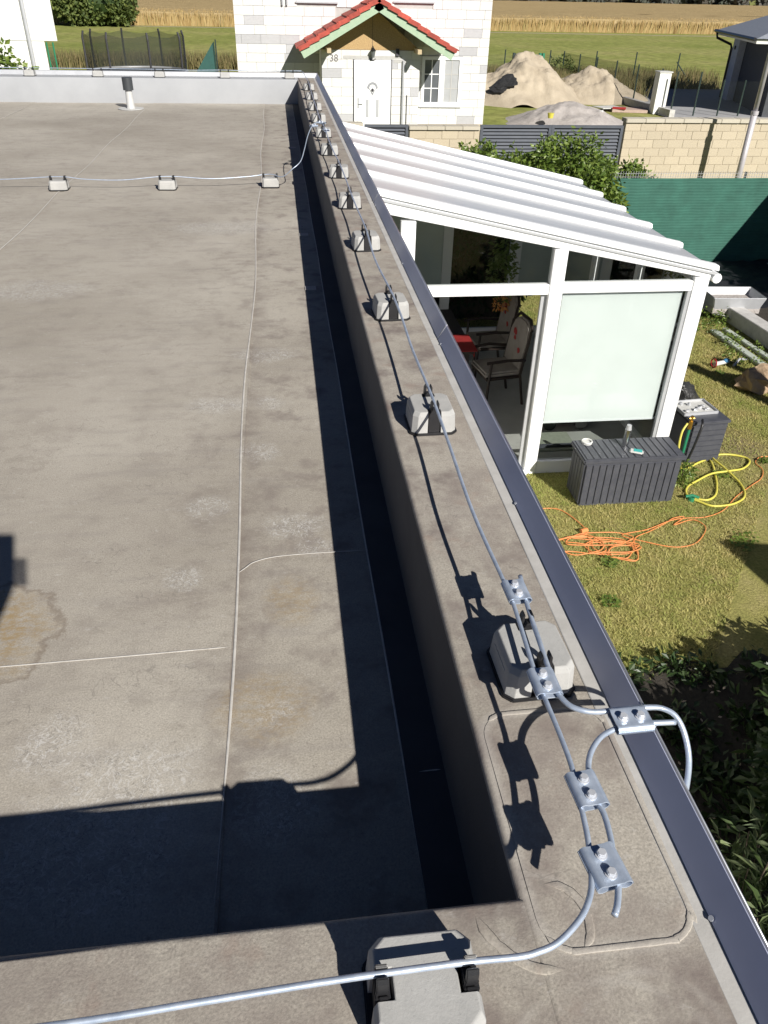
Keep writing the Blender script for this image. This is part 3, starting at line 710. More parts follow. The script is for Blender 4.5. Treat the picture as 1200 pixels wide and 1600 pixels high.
def place(loc, rz, label, group, dx=0, tilt=0):
    c = copytree(proto); c.location = loc; c.rotation_euler = (tilt, 0, rz); c['label'] = label; c['group'] = group; return c
order = ['second', 'third', 'fourth', 'fifth', 'sixth', 'seventh', 'eighth', 'ninth', 'tenth', 'eleventh', 'twelfth']
bx = [.411,.411,.407,.400,.399,.385,.385,.385,.39,.395,.40]
by = [2.065,3.02,4.0,4.90,5.80,6.68,7.55,8.45,9.35,10.3,11.3]
where = ['beside the lower red table end of the glass room', 'beside the transom of the glass room', 'where the glass room roof meets the flashing', 'beside the lowest roof rafter of the glass room',
         'beside the middle of the glass room roof', 'just nearer than the branch clamp', 'under the branch clamp joining the wire across the roof', 'just beyond the branch clamp', 'third from the far corner', 'second from the far corner', 'nearest the far corner']
random.seed(12)
for i, (x, y) in enumerate(zip(bx, by)):
    place((x, y, T), R(random.uniform(-5,7)), '%s concrete block from the near end of the right parapet row' % order[i], GB)
nb = place((.128,.455,T), R(90-.5), 'concrete block on the near parapet at the bottom edge, wire clipped across it', None)
if 'group' in nb: del nb['group']
GR = 'concrete conductor blocks across the flat roof'
for x, y, l in ((-1.82,6.99,'leftmost concrete block standing on the flat roof membrane'), (-.95,6.99,'middle concrete block of the three on the flat roof membrane'), (-.10,7.07,'concrete block on the flat roof next to the parapet shadow')):
    place((x, y, ZR+.004), R(90+random.uniform(-4,4)), l, GR)
GF = 'concrete conductor blocks along the far parapet'
fl = ['second concrete block from the left on the far parapet, left of the trampoline net', 'far parapet concrete block in front of the trampoline net', 'far parapet concrete block right of the vent pipe', 'far parapet concrete block left of the white house corner', 'far parapet concrete block closest to the corner of the two parapets']
for i, x in enumerate((-3.42,-2.5,-1.65,-.74,.18)):
    place((x,12.80,T), R(90+random.uniform(-3,3)), fl[i], GF)
place((-4.5,12.80,T), R(90), 'leftmost concrete block on the far parapet beside the white house wall', GF)

# ------------------------------------------------------------------ conductor wires
def wire(pts, r, label, name='conductor_wire', n=6):
    o = MB().tube(catmull(pts, n), r, 10).build(name, M['zinc'], smooth=2); return tag(o, label, 'wire')
z = T + WZ
long_ = [(.37,12.75,z), (.395,11.3,z), (.388,10.3,z), (.38,9.35,z), (.378,8.45,z), (.375,7.9,z), (.385,7.55,z), (.388,7.1,z-.004), (.385,6.68,z), (.392,6.2,z-.006), (.399,5.8,z), (.404,5.3,z-.006), (.400,4.9,z), (.405,4.45,z-.008),
         (.407,4.0,z), (.399,3.5,z-.010), (.411,3.02,z), (.415,2.75,z-.004), (.411,2.45,z-.010), (.411,2.065,z), (.410,1.8,z-.006), (.403,1.45,z-.004), (.411,1.181,z), (.412,1.106,z), (.403,.934,z), (.403,.874,z), (.405,.791,z), (.404,.728,z),
         (.396,.682,z), (.394,.649,z), (.388,.608,z), (.380,.575,z), (.369,.538,z), (.352,.510,z), (.330,.489,z), (.299,.469,z), (.271,.461,z), (.245,.458,z), (.184,.459,z), (.107,.458,z), (-.01,.455,z), (-.15,.449,z), (-.3,.443,z), (-.6,.44,z), (-1.0,.442,z), (-1.6,.44,z)]
wire(long_, .0044, 'long galvanised wire along the right parapet bending round onto the near parapet')
wire([(.449,1.20,z), (.444,1.15,z), (.438,1.10,z), (.433,.996,z), (.430,.931,z), (.428,.888,z), (.437,.856,z), (.454,.840,z), (.48,.832,z), (.514,.830,z+.003), (.571,.830,z+.003), (.598,.827,z), (.616,.813,z-.006), (.626,.79,z-.026), (.629,.762,z-.06), (.628,.742,z-.12), (.626,.73,z-.2), (.626,.725,T-.5), (.626,.725,1.0)], .0049, 'galvanised wire looping out over the roof edge and down the outside wall')
wire([(.606,.797,z), (.568,.799,z), (.535,.800,z), (.505,.795,z), (.472,.781,z), (.445,.754,z), (.430,.725,z), (.426,.70,z), (.422,.668,z), (.425,.642,z), (.421,.605,z), (.414,.575,z), (.407,.539,z), (.395,.510,z), (.386,.496,z-.002)], .0047, 'short galvanised jumper wire curving from the edge clamp to two clamps, its end cut free')
wire([(.375,7.62,z), (.34,7.60,z+.01), (.29,7.52,z-.0), (.24,7.36,z-.06), (.20,7.12,z-.13), (.16,6.98,z-.20), (.09,6.93,z-.25), (0,6.96,ZR+.10), (-.10,7.07,ZR+.101), (-.30,7.05,ZR+.085), (-.6,7.0,ZR+.08), (-.95,6.99,ZR+.101), (-1.3,6.96,ZR+.08), (-1.6,6.97,ZR+.085), (-1.82,6.99,ZR+.101), (-2.3,7.0,ZR+.08), (-2.8,6.99,ZR+.1), (-4,7.0,ZR+.09), (-6,7.0,ZR+.09)], .0038, 'galvanised branch wire dropping from the parapet and running left across the flat roof')
wire([(.36,12.80,z), (.18,12.80,z), (-.3,12.81,z-.008), (-.74,12.80,z), (-1.2,12.8,z-.006), (-1.65,12.80,z), (-2.5,12.80,z), (-3.42,12.80,z), (-4.5,12.80,z), (-7,12.8,z)], .0042, 'galvanised wire clipped along the far parapet')

def clamp(p, rz, label, W=.052, L=.060, tilt=0, group=None, gap=.030, name='connector_clamp', sc=1):
    t = thing(name, p, label, 'clamp', group); t.rotation_euler = (tilt, 0, rz)
    g = gap/2
    for s, nm in ((1,'upper_plate'), (-1,'lower_plate')):
        # pressed plate: two half-round channels that grip the wires, raised web between
        pr = [(-g-.0095, s*.0010)]
        for k in range(4): a = math.pi*(1-k/6); pr.append((-g+.0080*math.cos(a), s*(.0012+.0076*math.sin(a))))
        pr += [(-g+.006, s*.0068), (g-.006, s*.0068)]
        for k in range(3, 7): a = math.pi*(1-k/6); pr.append((g+.0080*math.cos(a), s*(.0012+.0076*math.sin(a))))
        pr += [(g+.0095, s*.0010)]
        lo = [(x, z - s*.0022) for x, z in pr][::-1]
        mb = MB().prism(pr+lo, 'y', -L/2, L/2)
        mb.f = []
        n = len(pr); m2 = 2*n; 
        for i in range(m2): mb.f.append((i, (i+1) % m2, (i+1) % m2+m2, i+m2))
        for i in range(n-1): mb.f.append((i, i+1, m2-2-i, m2-1-i)); mb.f.append((m2+i, m2+i+1, 2*m2-2-i, 2*m2-1-i))
        mb.build(nm, M['zinc'], t, local=True, smooth=True)
    for s in (-1, 1):
        b = MB().cyl((0, s*L*.24, .0065), (0, s*L*.24, .0085), .0088, 16)
        b = b.build('washer', M['bolt'], t, local=True, smooth=True)
        h = MB().cyl((0, s*L*.24, .0085), (0, s*L*.24, .0150), .0072, 6); h.build('bolt', M['bolt'], t, local=True, bevel=.001)
        MB().cyl((0, s*L*.24, -.018), (0, s*L*.24, .002), .004, 8).build('bolt_shank', M['bolt'], t, local=True)
    return t
clamp((.428,1.152,z), R(2), 'two bolt connector clamp beyond the large concrete block')
clamp((.413,.905,z), R(1), 'two bolt connector clamp hanging over the near side of the large concrete block', gap=.030)
clamp((.413,.685,z), R(4), 'upper clamp of the pair between the large block and the near corner', gap=.031)
clamp((.397,.562,z), R(7), 'lowest two bolt connector clamp, above the cut wire end', gap=.036)
clamp((.531,.806,z+.004), R(91), 'wide connector clamp sitting on the dark metal roof edge', L=.062, W=.06, gap=.034)
MB().b2((.50,.778,z-.012), (.566,.790,z-.004)).build('edge_bracket', M['zinc'], bpy.data.objects[[o.name for o in bpy.data.objects if o.name.startswith('connector_clamp')][-1]]) if False else None
clamp((.37,7.64,z+.004), R(40), 'small bright branch clamp joining the roof wire to the parapet wire', L=.08, gap=.03)
clamp((.30,7.52,z-.005), R(-60), 'small branch clamp hanging on the wire at the parapet inner edge', L=.06, gap=.03)
clamp((.39,7.22,z+.004), R(10), 'bright clamp on the parapet wire just nearer than the branch', L=.07, gap=.03)
# ------------------------------------------------------------------ glass room (conservatory)
YC = 7.2; YB = 11.25; EX = 4.17
def rz_(x): return 3.05 - .2135*(x-.79)         # top surface of the rafters
cons = thing('glass_conservatory', (.7,YC,0), 'white framed glass conservatory with a sloping striped roof and a lowered blind', 'conservatory')
MB().b2((.66,YC-.02,-.01), (EX+.0,YB+.05,.05)).build('floor_slab', M['tile'], cons)
sl_ = math.atan(.2135)
for k in range(6):
    y = YC + .81*k
    x0, x1 = .64, EX+.06
    w_ = .12 if k else .13
    MB().add([(x0,y-w_/2,rz_(x0)-.05),(x0,y+w_/2,rz_(x0)-.05),(x0,y+w_/2*.7,rz_(x0)),(x0,y-w_/2*.7,rz_(x0)),
              (x1,y-w_/2,rz_(x1)-.05),(x1,y+w_/2,rz_(x1)-.05),(x1,y+w_/2*.7,rz_(x1)),(x1,y-w_/2*.7,rz_(x1))],
             [(0,1,2,3),(7,6,5,4),(0,4,5,1),(1,5,6,2),(2,6,7,3),(3,7,4,0)]).build('rafter', M['white'], cons, bevel=.006)
    if k < 5:
        # each bay: frosted panel with a shallow standing rib
        xx = EX+.0
        ya, yb = y+w_/2+.002, y+.81-.06-.002
        zt = lambda x: rz_(x)-.034
        MB().add([(x0,ya,zt(x0)),(xx,ya,zt(xx)),(xx,yb,zt(xx)),(x0,yb,zt(x0)),(x0,ya,zt(x0)-.02),(xx,ya,zt(xx)-.02),(xx,yb,zt(xx)-.02),(x0,yb,zt(x0)-.02)],
                 [(0,1,2,3),(4,7,6,5),(0,4,5,1),(1,5,6,2),(2,6,7,3),(3,7,4,0)]).build('roof_panel', M['panel'], cons)
        yy = (ya+yb)/2+.05
        MB().add([(x0,yy-.16,zt(x0)+.001),(x0,yy+.16,zt(x0)+.001),(x0,yy+.11,zt(x0)+.02),(x0,yy-.11,zt(x0)+.02),
                  (xx,yy-.16,zt(xx)+.001),(xx,yy+.16,zt(xx)+.001),(xx,yy+.11,zt(xx)+.02),(xx,yy-.11,zt(xx)+.02)],
                 [(0,1,2,3),(7,6,5,4),(0,4,5,1),(1,5,6,2),(2,6,7,3),(3,7,4,0)]).build('cover_profile', M['white'], cons, bevel=.004) if False else None
# front wall: sloping head beam, posts, transoms, sills
def slab(x0, x1, zt0, zt1, zb0, zb1, y0, y1): 
    return [(x0,y0,zb0),(x0,y1,zb0),(x0,y1,zt0),(x0,y0,zt0),(x1,y0,zb1),(x1,y1,zb1),(x1,y1,zt1),(x1,y0,zt1)]
BF = [(0,1,2,3),(7,6,5,4),(0,4,5,1),(1,5,6,2),(2,6,7,3),(3,7,4,0)]
h0, h1 = rz_(.66)-.055, rz_(4.17)-.055
MB().add(slab(.66,4.17,h0,h1,2.875,2.185,YC-.035,YC+.055), BF).build('head_beam', M['white'], cons, bevel=.004)
MB().add(slab(.66,4.26,rz_(.66)-.075,rz_(4.26)-.075,rz_(.66)-.095,rz_(4.26)-.095,YC-.0365-.012,YC-.0365), BF).build('head_trim', M['panel'], cons)
for x0, x1, zt in ((1.055,1.19,2.76),(2.535,2.67,2.49),(4.01,4.165,2.20),(.66,.74,2.85)):
    MB().b2((x0,YC-.04,.0), (x1,YC+.06,zt)).build('post', M['white'], cons, bevel=.004)
MB().b2((.742,YC-.03,2.055), (1.053,YC+.045,2.155)).build('transom', M['white'], cons, bevel=.003)
MB().b2((1.192,YC-.03,2.055), (2.533,YC+.045,2.155)).build('transom', M['white'], cons, bevel=.003)
MB().b2((2.672,YC-.03,2.065), (4.008,YC+.045,2.165)).build('transom', M['white'], cons, bevel=.003)
MB().b2((2.672,YC-.03,.0), (4.008,YC+.045,.155)).build('sill', M['white'], cons, bevel=.003)
MB().b2((.742,YC-.07,.0), (2.56,YC+.05,.052)).build('threshold', M['white'], cons, bevel=.003)
# inner sash frames and panes
MB().b2((2.48,YC+.02,.055), (2.533,YC+.05,2.05)).build('door_track', M['ltgrey'], cons)
for (x0, x1) in ((.742,1.053),(1.192,2.533)):
    MB().add([(x0,YC+.01,2.158),(x1,YC+.01,2.158),(x1,YC+.01,2.875-.1966*(x1-.66)),(x0,YC+.01,2.875-.1966*(x0-.66))], [(0,1,2,3)]).build('pane', M['glass'], cons)
MB().add([(2.672,YC+.01,2.168),(4.008,YC+.01,2.168),(4.008,YC+.01,2.875-.1966*3.348),(2.672,YC+.01,2.875-.1966*2.012)], [(0,1,2,3)]).build('pane', M['glass'], cons)
MB().add([(2.672,YC+.01,.157),(4.008,YC+.01,.157),(4.008,YC+.01,2.063),(2.672,YC+.01,2.063)], [(0,1,2,3)]).build('pane', M['glass'], cons)
bl = MB().b2((2.70,YC+.03,.63), (3.955,YC+.036,2.062)).build('roller_blind', M['blind'], cons)
MB().b2((2.69,YC+.028,.605), (3.965,YC+.04,.63)).build('bottom_bar', M['white'], bl)
MB().b2((3.972,YC-.028,.157), (4.006,YC+.02,2.062)).build('blind_guide', M['ltgrey'], cons)
MB().b2((2.674,YC+.012,.30), (4.006,YC+.03,.345)).build('sash_rail', M['anth'], cons)
# eave side wall: plate, posts, panes, gutter
MB().b2((4.05,YC+.062,2.12), (4.165,YB,2.235)).build('eave_beam', M['white'], cons)
MB().tube([(4.235,YC-.05,2.19),(4.235,YB,2.19)], .048, 12).build('gutter', M['white'], cons, smooth=True)
for y in (8.55, 9.9, 11.15): MB().b2((4.06,y,.0), (4.15,y+.09,2.12)).build('post', M['white'], cons)
MB().b2((4.07,YC+.065,.0), (4.14,11.14,.12)).build('sill', M['white'], cons)
for y0, y1 in ((7.27,8.54),(8.65,9.89),(10.0,11.14)):
    MB().add([(4.1,y0,.12),(4.1,y1,.12),(4.1,y1,2.12),(4.1,y0,2.12)], [(0,1,2,3)]).build('pane', M['glass'], cons)
# back wall: posts, white sill, panes with dark blinds
for x0, x1 in ((.68,.78),(2.28,2.42),(3.30,3.46),(4.06,4.15)): MB().b2((x0,YB-.02,.0), (x1,YB+.07,rz_(x1)-.08)).build('post', M['white'], cons)
for x0, x1 in ((.782,2.278),(2.422,3.298),(3.462,4.058)):
    MB().b2((x0,YB,.0), (x1,YB+.05,.16)).build('sill', M['white'], cons)
    MB().b2((x0,YB,2.05), (x1,YB+.05,2.13)).build('transom', M['white'], cons)
    MB().add([(x0,YB+.02,.16),(x1,YB+.02,.16),(x1,YB+.02,2.05),(x0,YB+.02,2.05)], [(0,1,2,3)]).build('pane', M['glass'], cons)
    if x0 != 2.422: MB().b2((x0,YB-.012,.75), (x1,YB-.006,2.6 if x0 < 1 else 2.3)).build('rear_blind', M['darkblind'], cons)

hd = thing('added_dark_hedge', (2.2,12.2,0), 'dark hedge added behind the glass room to blacken the view through its back', 'hedge')  # added so the view through the rear panes goes black
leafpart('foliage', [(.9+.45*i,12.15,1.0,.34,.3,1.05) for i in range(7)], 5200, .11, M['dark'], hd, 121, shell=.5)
MB().b2((.75,12.1,0), (3.7,12.3,1.85)).build('branches', M['bark'], hd)
# furniture inside
tb = thing('dining_table', (1.75,9.7,.05), 'dark dining table with a red cloth strip inside the conservatory', 'table')
MB().b2((1.1,8.95,.70), (2.3,10.5,.74)).build('tabletop', M['brownframe'], tb, bevel=.005)
for x in (1.16,2.22):
    for y in (9.03,10.42): MB().b2((x-.03,y-.03,.05), (x+.03,y+.03,.70)).build('leg', M['brownframe'], tb)
rc = MB().b2((1.5,8.94,.742), (2.34,9.5,.748)); rc.b2((2.302,8.96,.66), (2.308,9.48,.745))
tag(rc.build('table_runner', M['red']), 'bright red cloth lying across the end of the dining table', 'cloth')
def chair(x, y, rz, label):
    t = thing('garden_chair', (x,y,.05), label, 'chair', 'patterned garden chairs at the dining table', rz); L = dict(local=True)
    for sx in (-1,1):
        MB().tube([(sx*.26,.22,0),(sx*.26,.21,.40),(sx*.27,.20,.62)], .018, 8).build('front_leg', M['brownframe'], t, smooth=True, **L)
        MB().tube([(sx*.25,-.30,0),(sx*.25,-.22,.42),(sx*.25,-.30,.98)], .018, 8).build('rear_leg', M['brownframe'], t, smooth=True, **L)
        MB().tube([(sx*.27,.26,.63),(sx*.29,0,.65),(sx*.26,-.26,.62)], .02, 8).build('armrest', M['brownframe'], t, smooth=True, **L)
    MB().b2((-.25,-.24,.38), (.25,.24,.41)).build('seat_frame', M['brownframe'], t, **L)
    MB().b2((-.24,-.24,.412), (.24,.26,.48)).build('seat_cushion', M['cushion'], t, bevel=.025, smooth=True, **L)
    mb = MB(); pr = [(-.24,.0),(.24,0),(.25,.4),(.2,.54),(.08,.60),(-.08,.60),(-.2,.54),(-.25,.4)]
    mb.v = [(x_, -.20-z_*.17, .47+z_) for x_, z_ in pr] + [(x_, -.26-z_*.17, .47+z_) for x_, z_ in pr]
    mb.f = [tuple(range(8)), tuple(range(15,7,-1))] + [(i, i+8, (i+1) % 8+8, (i+1) % 8) for i in range(8)]
    bc = mb.build('back_cushion', M['cushion'], t, bevel=.02, smooth=True, **L)
    for fx, fz, fr in ((.10,.40,.05),(.07,.33,.03),(-.10,.22,.035)):
        MB().ell((fx, -.195-fz*.17, .47+fz), (fr,.006,fr), 12, 6, .5, int(fx*50)).build('printed_flower', M['redprint'], bc, **L)
    MB().tube([(-.25,-.315,.98),(-.15,-.335,1.09),(.15,-.335,1.09),(.25,-.315,.98)], .02, 8).build('top_rail', M['brownframe'], t, smooth=True, **L)
    return t
chair(2.62,9.0,R(100),'nearer patterned chair with arms at the dining table, back towards the blind')
chair(2.72,9.95,R(95),'farther patterned chair at the dining table, behind the nearer one')
chair(1.7,10.95,R(182),'patterned chair at the far end of the dining table')
bk = thing('hanging_basket_plant', (2.85,10,.9), 'trailing green plant with orange flowers hanging inside the glass room', 'plant')
leafpart('trailing_leaves', [(2.86,10,1.75,.16,.16,.35),(2.83,10,1.42,.2,.2,.25),(2.9,10,1.15,.14,.14,.15)], 520, .075, M['pot'], bk, 4)
leafpart('flowers', [(2.88,10,.98,.12,.12,.11)], 130, .05, M['flower'], bk, 6)
MB().cyl((2.86,10,1.7), (2.86,10,2.45), .006, 6).build('hanger', M['darkpost'], bk)
mw = thing('mower', (3.3,8.3,.05), 'small red and black machine standing on the glass room floor behind the blind', 'machine')
MB().ell((3.3,8.3,.22), (.26,.2,.16), 14, 8, .15, 2).build('body', M['red'], mw, smooth=True)
MB().b2((3.42,8.1,.1), (3.72,8.5,.42)).build('catcher', M['black'], mw, bevel=.04)
for x in (3.1,3.5):
    for y in (8.08,8.52): MB().cyl((x,y-.02,.13), (x,y+.02,.13), .08, 14).build('wheel', M['black'], mw)
mt = MB().b2((2.72,7.55,.051), (3.3,8.0,.07)).build('door_mat', mat('grey_green_mat', (.30,.32,.26), None, 20, .9), bevel=.02); tag(mt, 'pale green grey mat on the floor behind the low pane', 'mat')

# ------------------------------------------------------------------ storage boxes and what stands on them
sb = thing('storage_box', (3.42,6.66,0), 'long dark grey ribbed plastic storage box in front of the conservatory', 'storage box')
x0, x1, y0, y1, H_ = 2.92, 4.00, 6.46, 6.88, .56
MB().prism([(x0+.02,y0+.015),(x1-.02,y0+.015),(x1-.02,y1-.01),(x0+.02,y1-.01)], 'z', 0, H_-.04).build('body', M['anth'], sb, bevel=.008)
nr = 14; wd = (x1-x0-.05)/nr
for i in range(nr):
    a = x0+.025+i*wd
    MB().b2((a+.004,y0+.003,.03), (a+wd-.004,y0+.0145,H_-.06)).build('front_rib_panel', M['anth'], sb, bevel=.003)
for i in range(5):
    a = y0+.02+i*.072
    MB().b2((x0+.008,a+.003,.03), (x0+.0195,a+.068,H_-.06)).build('side_rib_panel', M['anth'], sb, bevel=.003)
lid = MB().b2((x0-.01,y0-.012,H_-.038), (x1+.01,y1+.01,H_+.012)).build('lid', M['anth'], sb, bevel=.012)
for i in range(nr):
    a = x0+.02+i*(x1-x0-.04)/nr
    MB().b2((a+.004,y0+.01,H_+.0125), (a+(x1-x0-.04)/nr-.004,y1-.01,H_+.019)).build('lid_rib', M['anth'], lid, bevel=.003)
HT = H_+.02
bt = thing('steel_bottle', (3.43,6.70,HT), 'upright brushed steel bottle on the storage box lid', 'bottle')
MB().cyl((3.43,6.70,HT), (3.43,6.70,HT+.20), .033, 16).build('body', M['steel'], bt, smooth=True)
MB().tube([(3.43,6.70,HT+.20),(3.43,6.70,HT+.225),(3.43,6.70,HT+.25)], .031, 16, True, .024).build('cap', M['ltgrey'], bt, smooth=True)
at = thing('glass_ashtray', (3.05,6.80,HT), 'small clear round ashtray at the left end of the storage box lid', 'ashtray')
MB().cyl((3.05,6.80,HT), (3.05,6.80,HT+.012), .055, 14).build('dish', M['offwhite'], at)
ring = [(3.05+.052*math.cos(a), 6.80+.052*math.sin(a), HT+.022) for a in [k*math.pi/8 for k in range(17)]]
MB().tube(ring, .009, 6).build('rim', M['offwhite'], at, smooth=2)
wp = thing('wipes_packet', (3.50,6.56,HT), 'white and teal soft packet on the storage box lid', 'packet', rz=R(-25))
MB().b2((-.07,-.04,0), (.07,.04,.025)).build('pouch', M['offwhite'], wp, bevel=.012, local=True)
MB().b2((-.03,-.028,.0255), (.055,.028,.028)).build('printed_flap', M['teal'], wp, local=True)
# second box, turned lengthways
s2 = thing('upright_storage_box', (4.68,7.46,0), 'smaller dark grey slatted box at the corner of the conservatory', 'storage box', rz=R(5))
MB().b2((-.24,-.21,0), (.20,.22,.50)).build('body', M['anth'], s2, bevel=.01, local=True)
for i in range(7):
    MB().b2((-.23,-.224,.03+i*.066), (.19,-.211,.088+i*.066)).build('front_slat', M['anth'], s2, bevel=.003, local=True)
    MB().b2((.201,-.20,.03+i*.066), (.214,.21,.088+i*.066)).build('side_slat', M['anth'], s2, bevel=.003, local=True)
MB().b2((-.25,-.235,.502), (.222,.235,.54)).build('lid', M['anth'], s2, bevel=.01, local=True)
tr = thing('metal_tray', (4.62,7.56,.542), 'pale metal tray with rubble on top of the slatted box', 'tray', rz=R(5))
MB().b2((-.22,-.16,0), (.20,.16,.012)).build('tray_base', M['offwhite'], tr, local=True, bevel=.004)
for a, b in (((-.22,-.165,.0),(.20,-.155,.035)),((-.22,.155,0),(.20,.165,.035)),((-.225,-.165,0),(-.215,.165,.035)),((.195,-.165,0),(.205,.165,.035))):
    MB().b2(a, b).build('tray_rim', M['ltgrey'], tr, local=True)
for i in range(7): MB().ell((random.uniform(-.15,.12), random.uniform(-.1,.1), .025), (.03,.025,.018), 7, 5, .6, i).build('rubble_piece', M['ltgrey'], tr, local=True)
bg_ = thing('black_rubbish_bag', (4.78,8.32,0), 'crumpled black bag behind the slatted box', 'bag')
MB().ell((4.78,8.32,.24), (.26,.24,.30), 26, 16, .5, 8).build('bag_body', M['blackbag'], bg_)
MB().ell((4.68,8.18,.52), (.10,.09,.07), 16, 10, .8, 5).build('bag_neck', M['blackbag'], bg_)
# tap with hose connector in front of the slatted box
tp = thing('garden_tap', (4.38,7.16,0), 'green tap post with a brass valve beside the slatted box', 'tap')
MB().cyl((4.38,7.16,0), (4.38,7.16,.52), .018, 10).build('post', M['greenplastic'], tp, smooth=True)
MB().cyl((4.38,7.16,.50), (4.38,7.16,.60), .024, 10).build('valve', M['brass'], tp, smooth=True)
MB().cyl((4.38,7.16,.60), (4.38,7.16,.66), .016, 10).build('spout', M['brass'], tp, smooth=True)
MB().tube([(4.35,7.16,.63),(4.41,7.16,.63)], .008, 6).build('handle', M['brass'], tp)
tag(MB().tube(catmull([(4.52,7.18,.60),(4.50,7.12,.56),(4.47,7.09,.45),(4.44,7.08,.28),(4.41,7.08,.12),(4.37,7.04,.02)], 6), .014, 8).build('black_hose', M['black'], smooth=2), 'black hose hanging down the front of the slatted box', 'hose')
hz = .018
hose = [(4.33,7.14,.58),(4.27,7.10,.50),(4.25,7.06,.36),(4.27,7.04,.2),(4.34,7.05,.06),(4.45,7.10,hz),(4.62,7.20,hz),(4.80,7.30,hz),(4.86,7.42,hz),(4.86,7.50,.04),(4.83,7.44,hz),(4.80,7.22,hz),(4.74,7.02,hz),(4.62,6.72,hz),(4.50,6.52,hz),(4.36,6.44,hz),
        (4.24,6.50,hz),(4.20,6.58,hz),(4.28,6.72,hz),(4.46,6.84,hz),(4.66,6.93,hz+.02),(4.9,6.97,hz+.02),(5.10,7.04,hz),(5.25,7.17,hz),(5.25,7.28,hz),(5.10,7.36,hz),(4.93,7.36,hz),(4.83,7.25,.045),(4.86,7.0,.045),(4.90,6.72,hz),(4.82,6.48,hz),(4.66,6.36,hz),(4.50,6.32,hz),(4.36,6.33,hz),(4.27,6.42,hz),(4.22,6.47,hz)]
tag(MB().tube(catmull(hose, 6), .0125, 8).build('garden_hose', M['yellow'], smooth=2), 'yellow garden hose looped in a figure of eight on the lawn', 'hose')
sp = thing('hose_sprinkler', (4.20,6.47,0), 'small green sprinkler head at the end of the yellow hose', 'sprinkler')
MB().cyl((4.20,6.47,.0), (4.20,6.47,.05), .035, 10).build('base', M['greenplastic'], sp)
MB().tube([(4.13,6.47,.06),(4.20,6.46,.075),(4.26,6.43,.06)], .016, 8).build('head', M['greenplastic'], sp, smooth=True)
# orange extension cable: tangled bundle plus a long run
rnd = random.Random(21); cab = [(2.45,6.42,.012),(2.6,6.45,.012),(2.75,6.38,.012),(2.87,6.05,.02)]
def loop(cx, cy, rx, ry, a0, turns, n, jit):
    o = []
    for i in range(n):
        a = a0 + turns*2*math.pi*i/n
        o.append((cx+rx*math.cos(a)*(1+rnd.gauss(0,jit)), cy+ry*math.sin(a)*(1+rnd.gauss(0,jit)), .012+.014*rnd.random())); 
    return o
cab += loop(2.72,5.78,.26,.14,1.2,2.2,22,.16) + loop(3.02,5.72,.24,.13,.6,3.2,30,.22) + loop(2.95,5.86,.36,.1,2.6,1.6,16,.14) + loop(3.12,5.62,.17,.13,1,1.8,14,.12)
cab += [(3.3,5.82,.02),(3.5,5.94,.012),(3.72,6.06,.012),(3.85,6.14,.02),(3.98,6.16,.012),(3.8,6.02,.02),(4.0,6.10,.012),(4.09,6.08,.012),(4.12,5.96,.012),(4.0,5.80,.012),(3.85,5.69,.012),(3.64,5.67,.012),(3.4,5.78,.012),(3.2,5.9,.02),(3.5,5.98,.012),(3.8,6.10,.02),(4.0,6.14,.012),(4.2,6.14,.012),(4.45,6.24,.012),(4.72,6.48,.012),(5.0,6.68,.012),(5.2,6.82,.012),(5.32,7.0,.012),(5.32,7.16,.012),(5.44,7.28,.012),(5.60,7.30,.012),(5.72,7.5,.012),(5.9,7.6,.012)]
tag(MB().tube(catmull(cab, 5), .0058, 6).build('extension_cable', M['orange'], smooth=2), 'orange extension cable tangled in loops on the lawn below the roof edge', 'cable')
cn = thing('cable_plug', (2.83,5.99,0), 'small orange plug lying on the tangled cable', 'plug')
MB().cyl((2.80,5.98,.035), (2.87,6.0,.035), .024, 10).build('plug_body', M['orange'], cn)
wl = thing('weed_clump', (4.30,6.95,0), 'green weed growing between the storage box and the yellow hose', 'plant')
leafpart('weed_leaves', [(4.32,6.95,.08,.14,.14,.12),(4.22,6.78,.07,.10,.10,.09),(4.12,6.95,.1,.06,.1,.12)], 420, .045, M['hedge'], wl, 31)
MB().tube([(4.32,6.95,0),(4.32,6.95,.14)], .006, 5).build('stem', M['bark'], wl)

# ------------------------------------------------------------------ right hand garden: rock, planks, curb, tub, liner
rk = MB().ell((6.40,9.08,.12), (.30,.21,.21), 14, 9, .5, 14).build('garden_rock', M['rock']); tag(rk, 'large tan angular rock lying on the lawn at the right edge', 'rock')
def board(a, b, w_, h_, label, m, name='plank', z0=.01, group=None):
    a = Vector(a); b = Vector(b); d = (b-a); L = d.length; ang = math.atan2(d.y, d.x); c = (a+b)/2
    mb = MB().box((0,0,h_/2), (L,w_,h_)); mb.v = [tuple(Matrix.Rotation(ang,3,'Z') @ Vector(p) + Vector((c.x,c.y,z0))) for p in mb.v]
    return tag(mb.build(name, m, bevel=.008), label, name.replace('_',' '), group)
board((6.80,11.2), (6.92,9.2), .13, .05, 'long pale plank on the grass nearer the rock', M['plank'])
board((7.02,11.25), (7.15,9.5), .10, .05, 'long pale plank on the grass nearer the white curb', M['plank'])
board((7.36,11.95), (7.52,9.2), .26, .24, 'thick white concrete curb edging the dark bed on the right', M['curb'], 'curb_block')
ln = thing('pond_liner', (7.6,12.4,0), 'black crumpled liner behind the conservatory corner', 'liner')
mb = MB(); nx, ny = 40, 40
for j in range(ny+1):
    for i in range(nx+1):
        x = 5.2+i*(10.2-5.2)/nx; y = 11.95+j*2.85/ny
        mb.v.append((x, y, .05+.10*abs(mnoise.noise(Vector((x*2.4,y*2.4,3))))+.04*mnoise.noise(Vector((x*7,y*7,1)))))
for j in range(ny):
    for i in range(nx): mb.f.append((j*(nx+1)+i, j*(nx+1)+i+1, (j+1)*(nx+1)+i+1, (j+1)*(nx+1)+i))
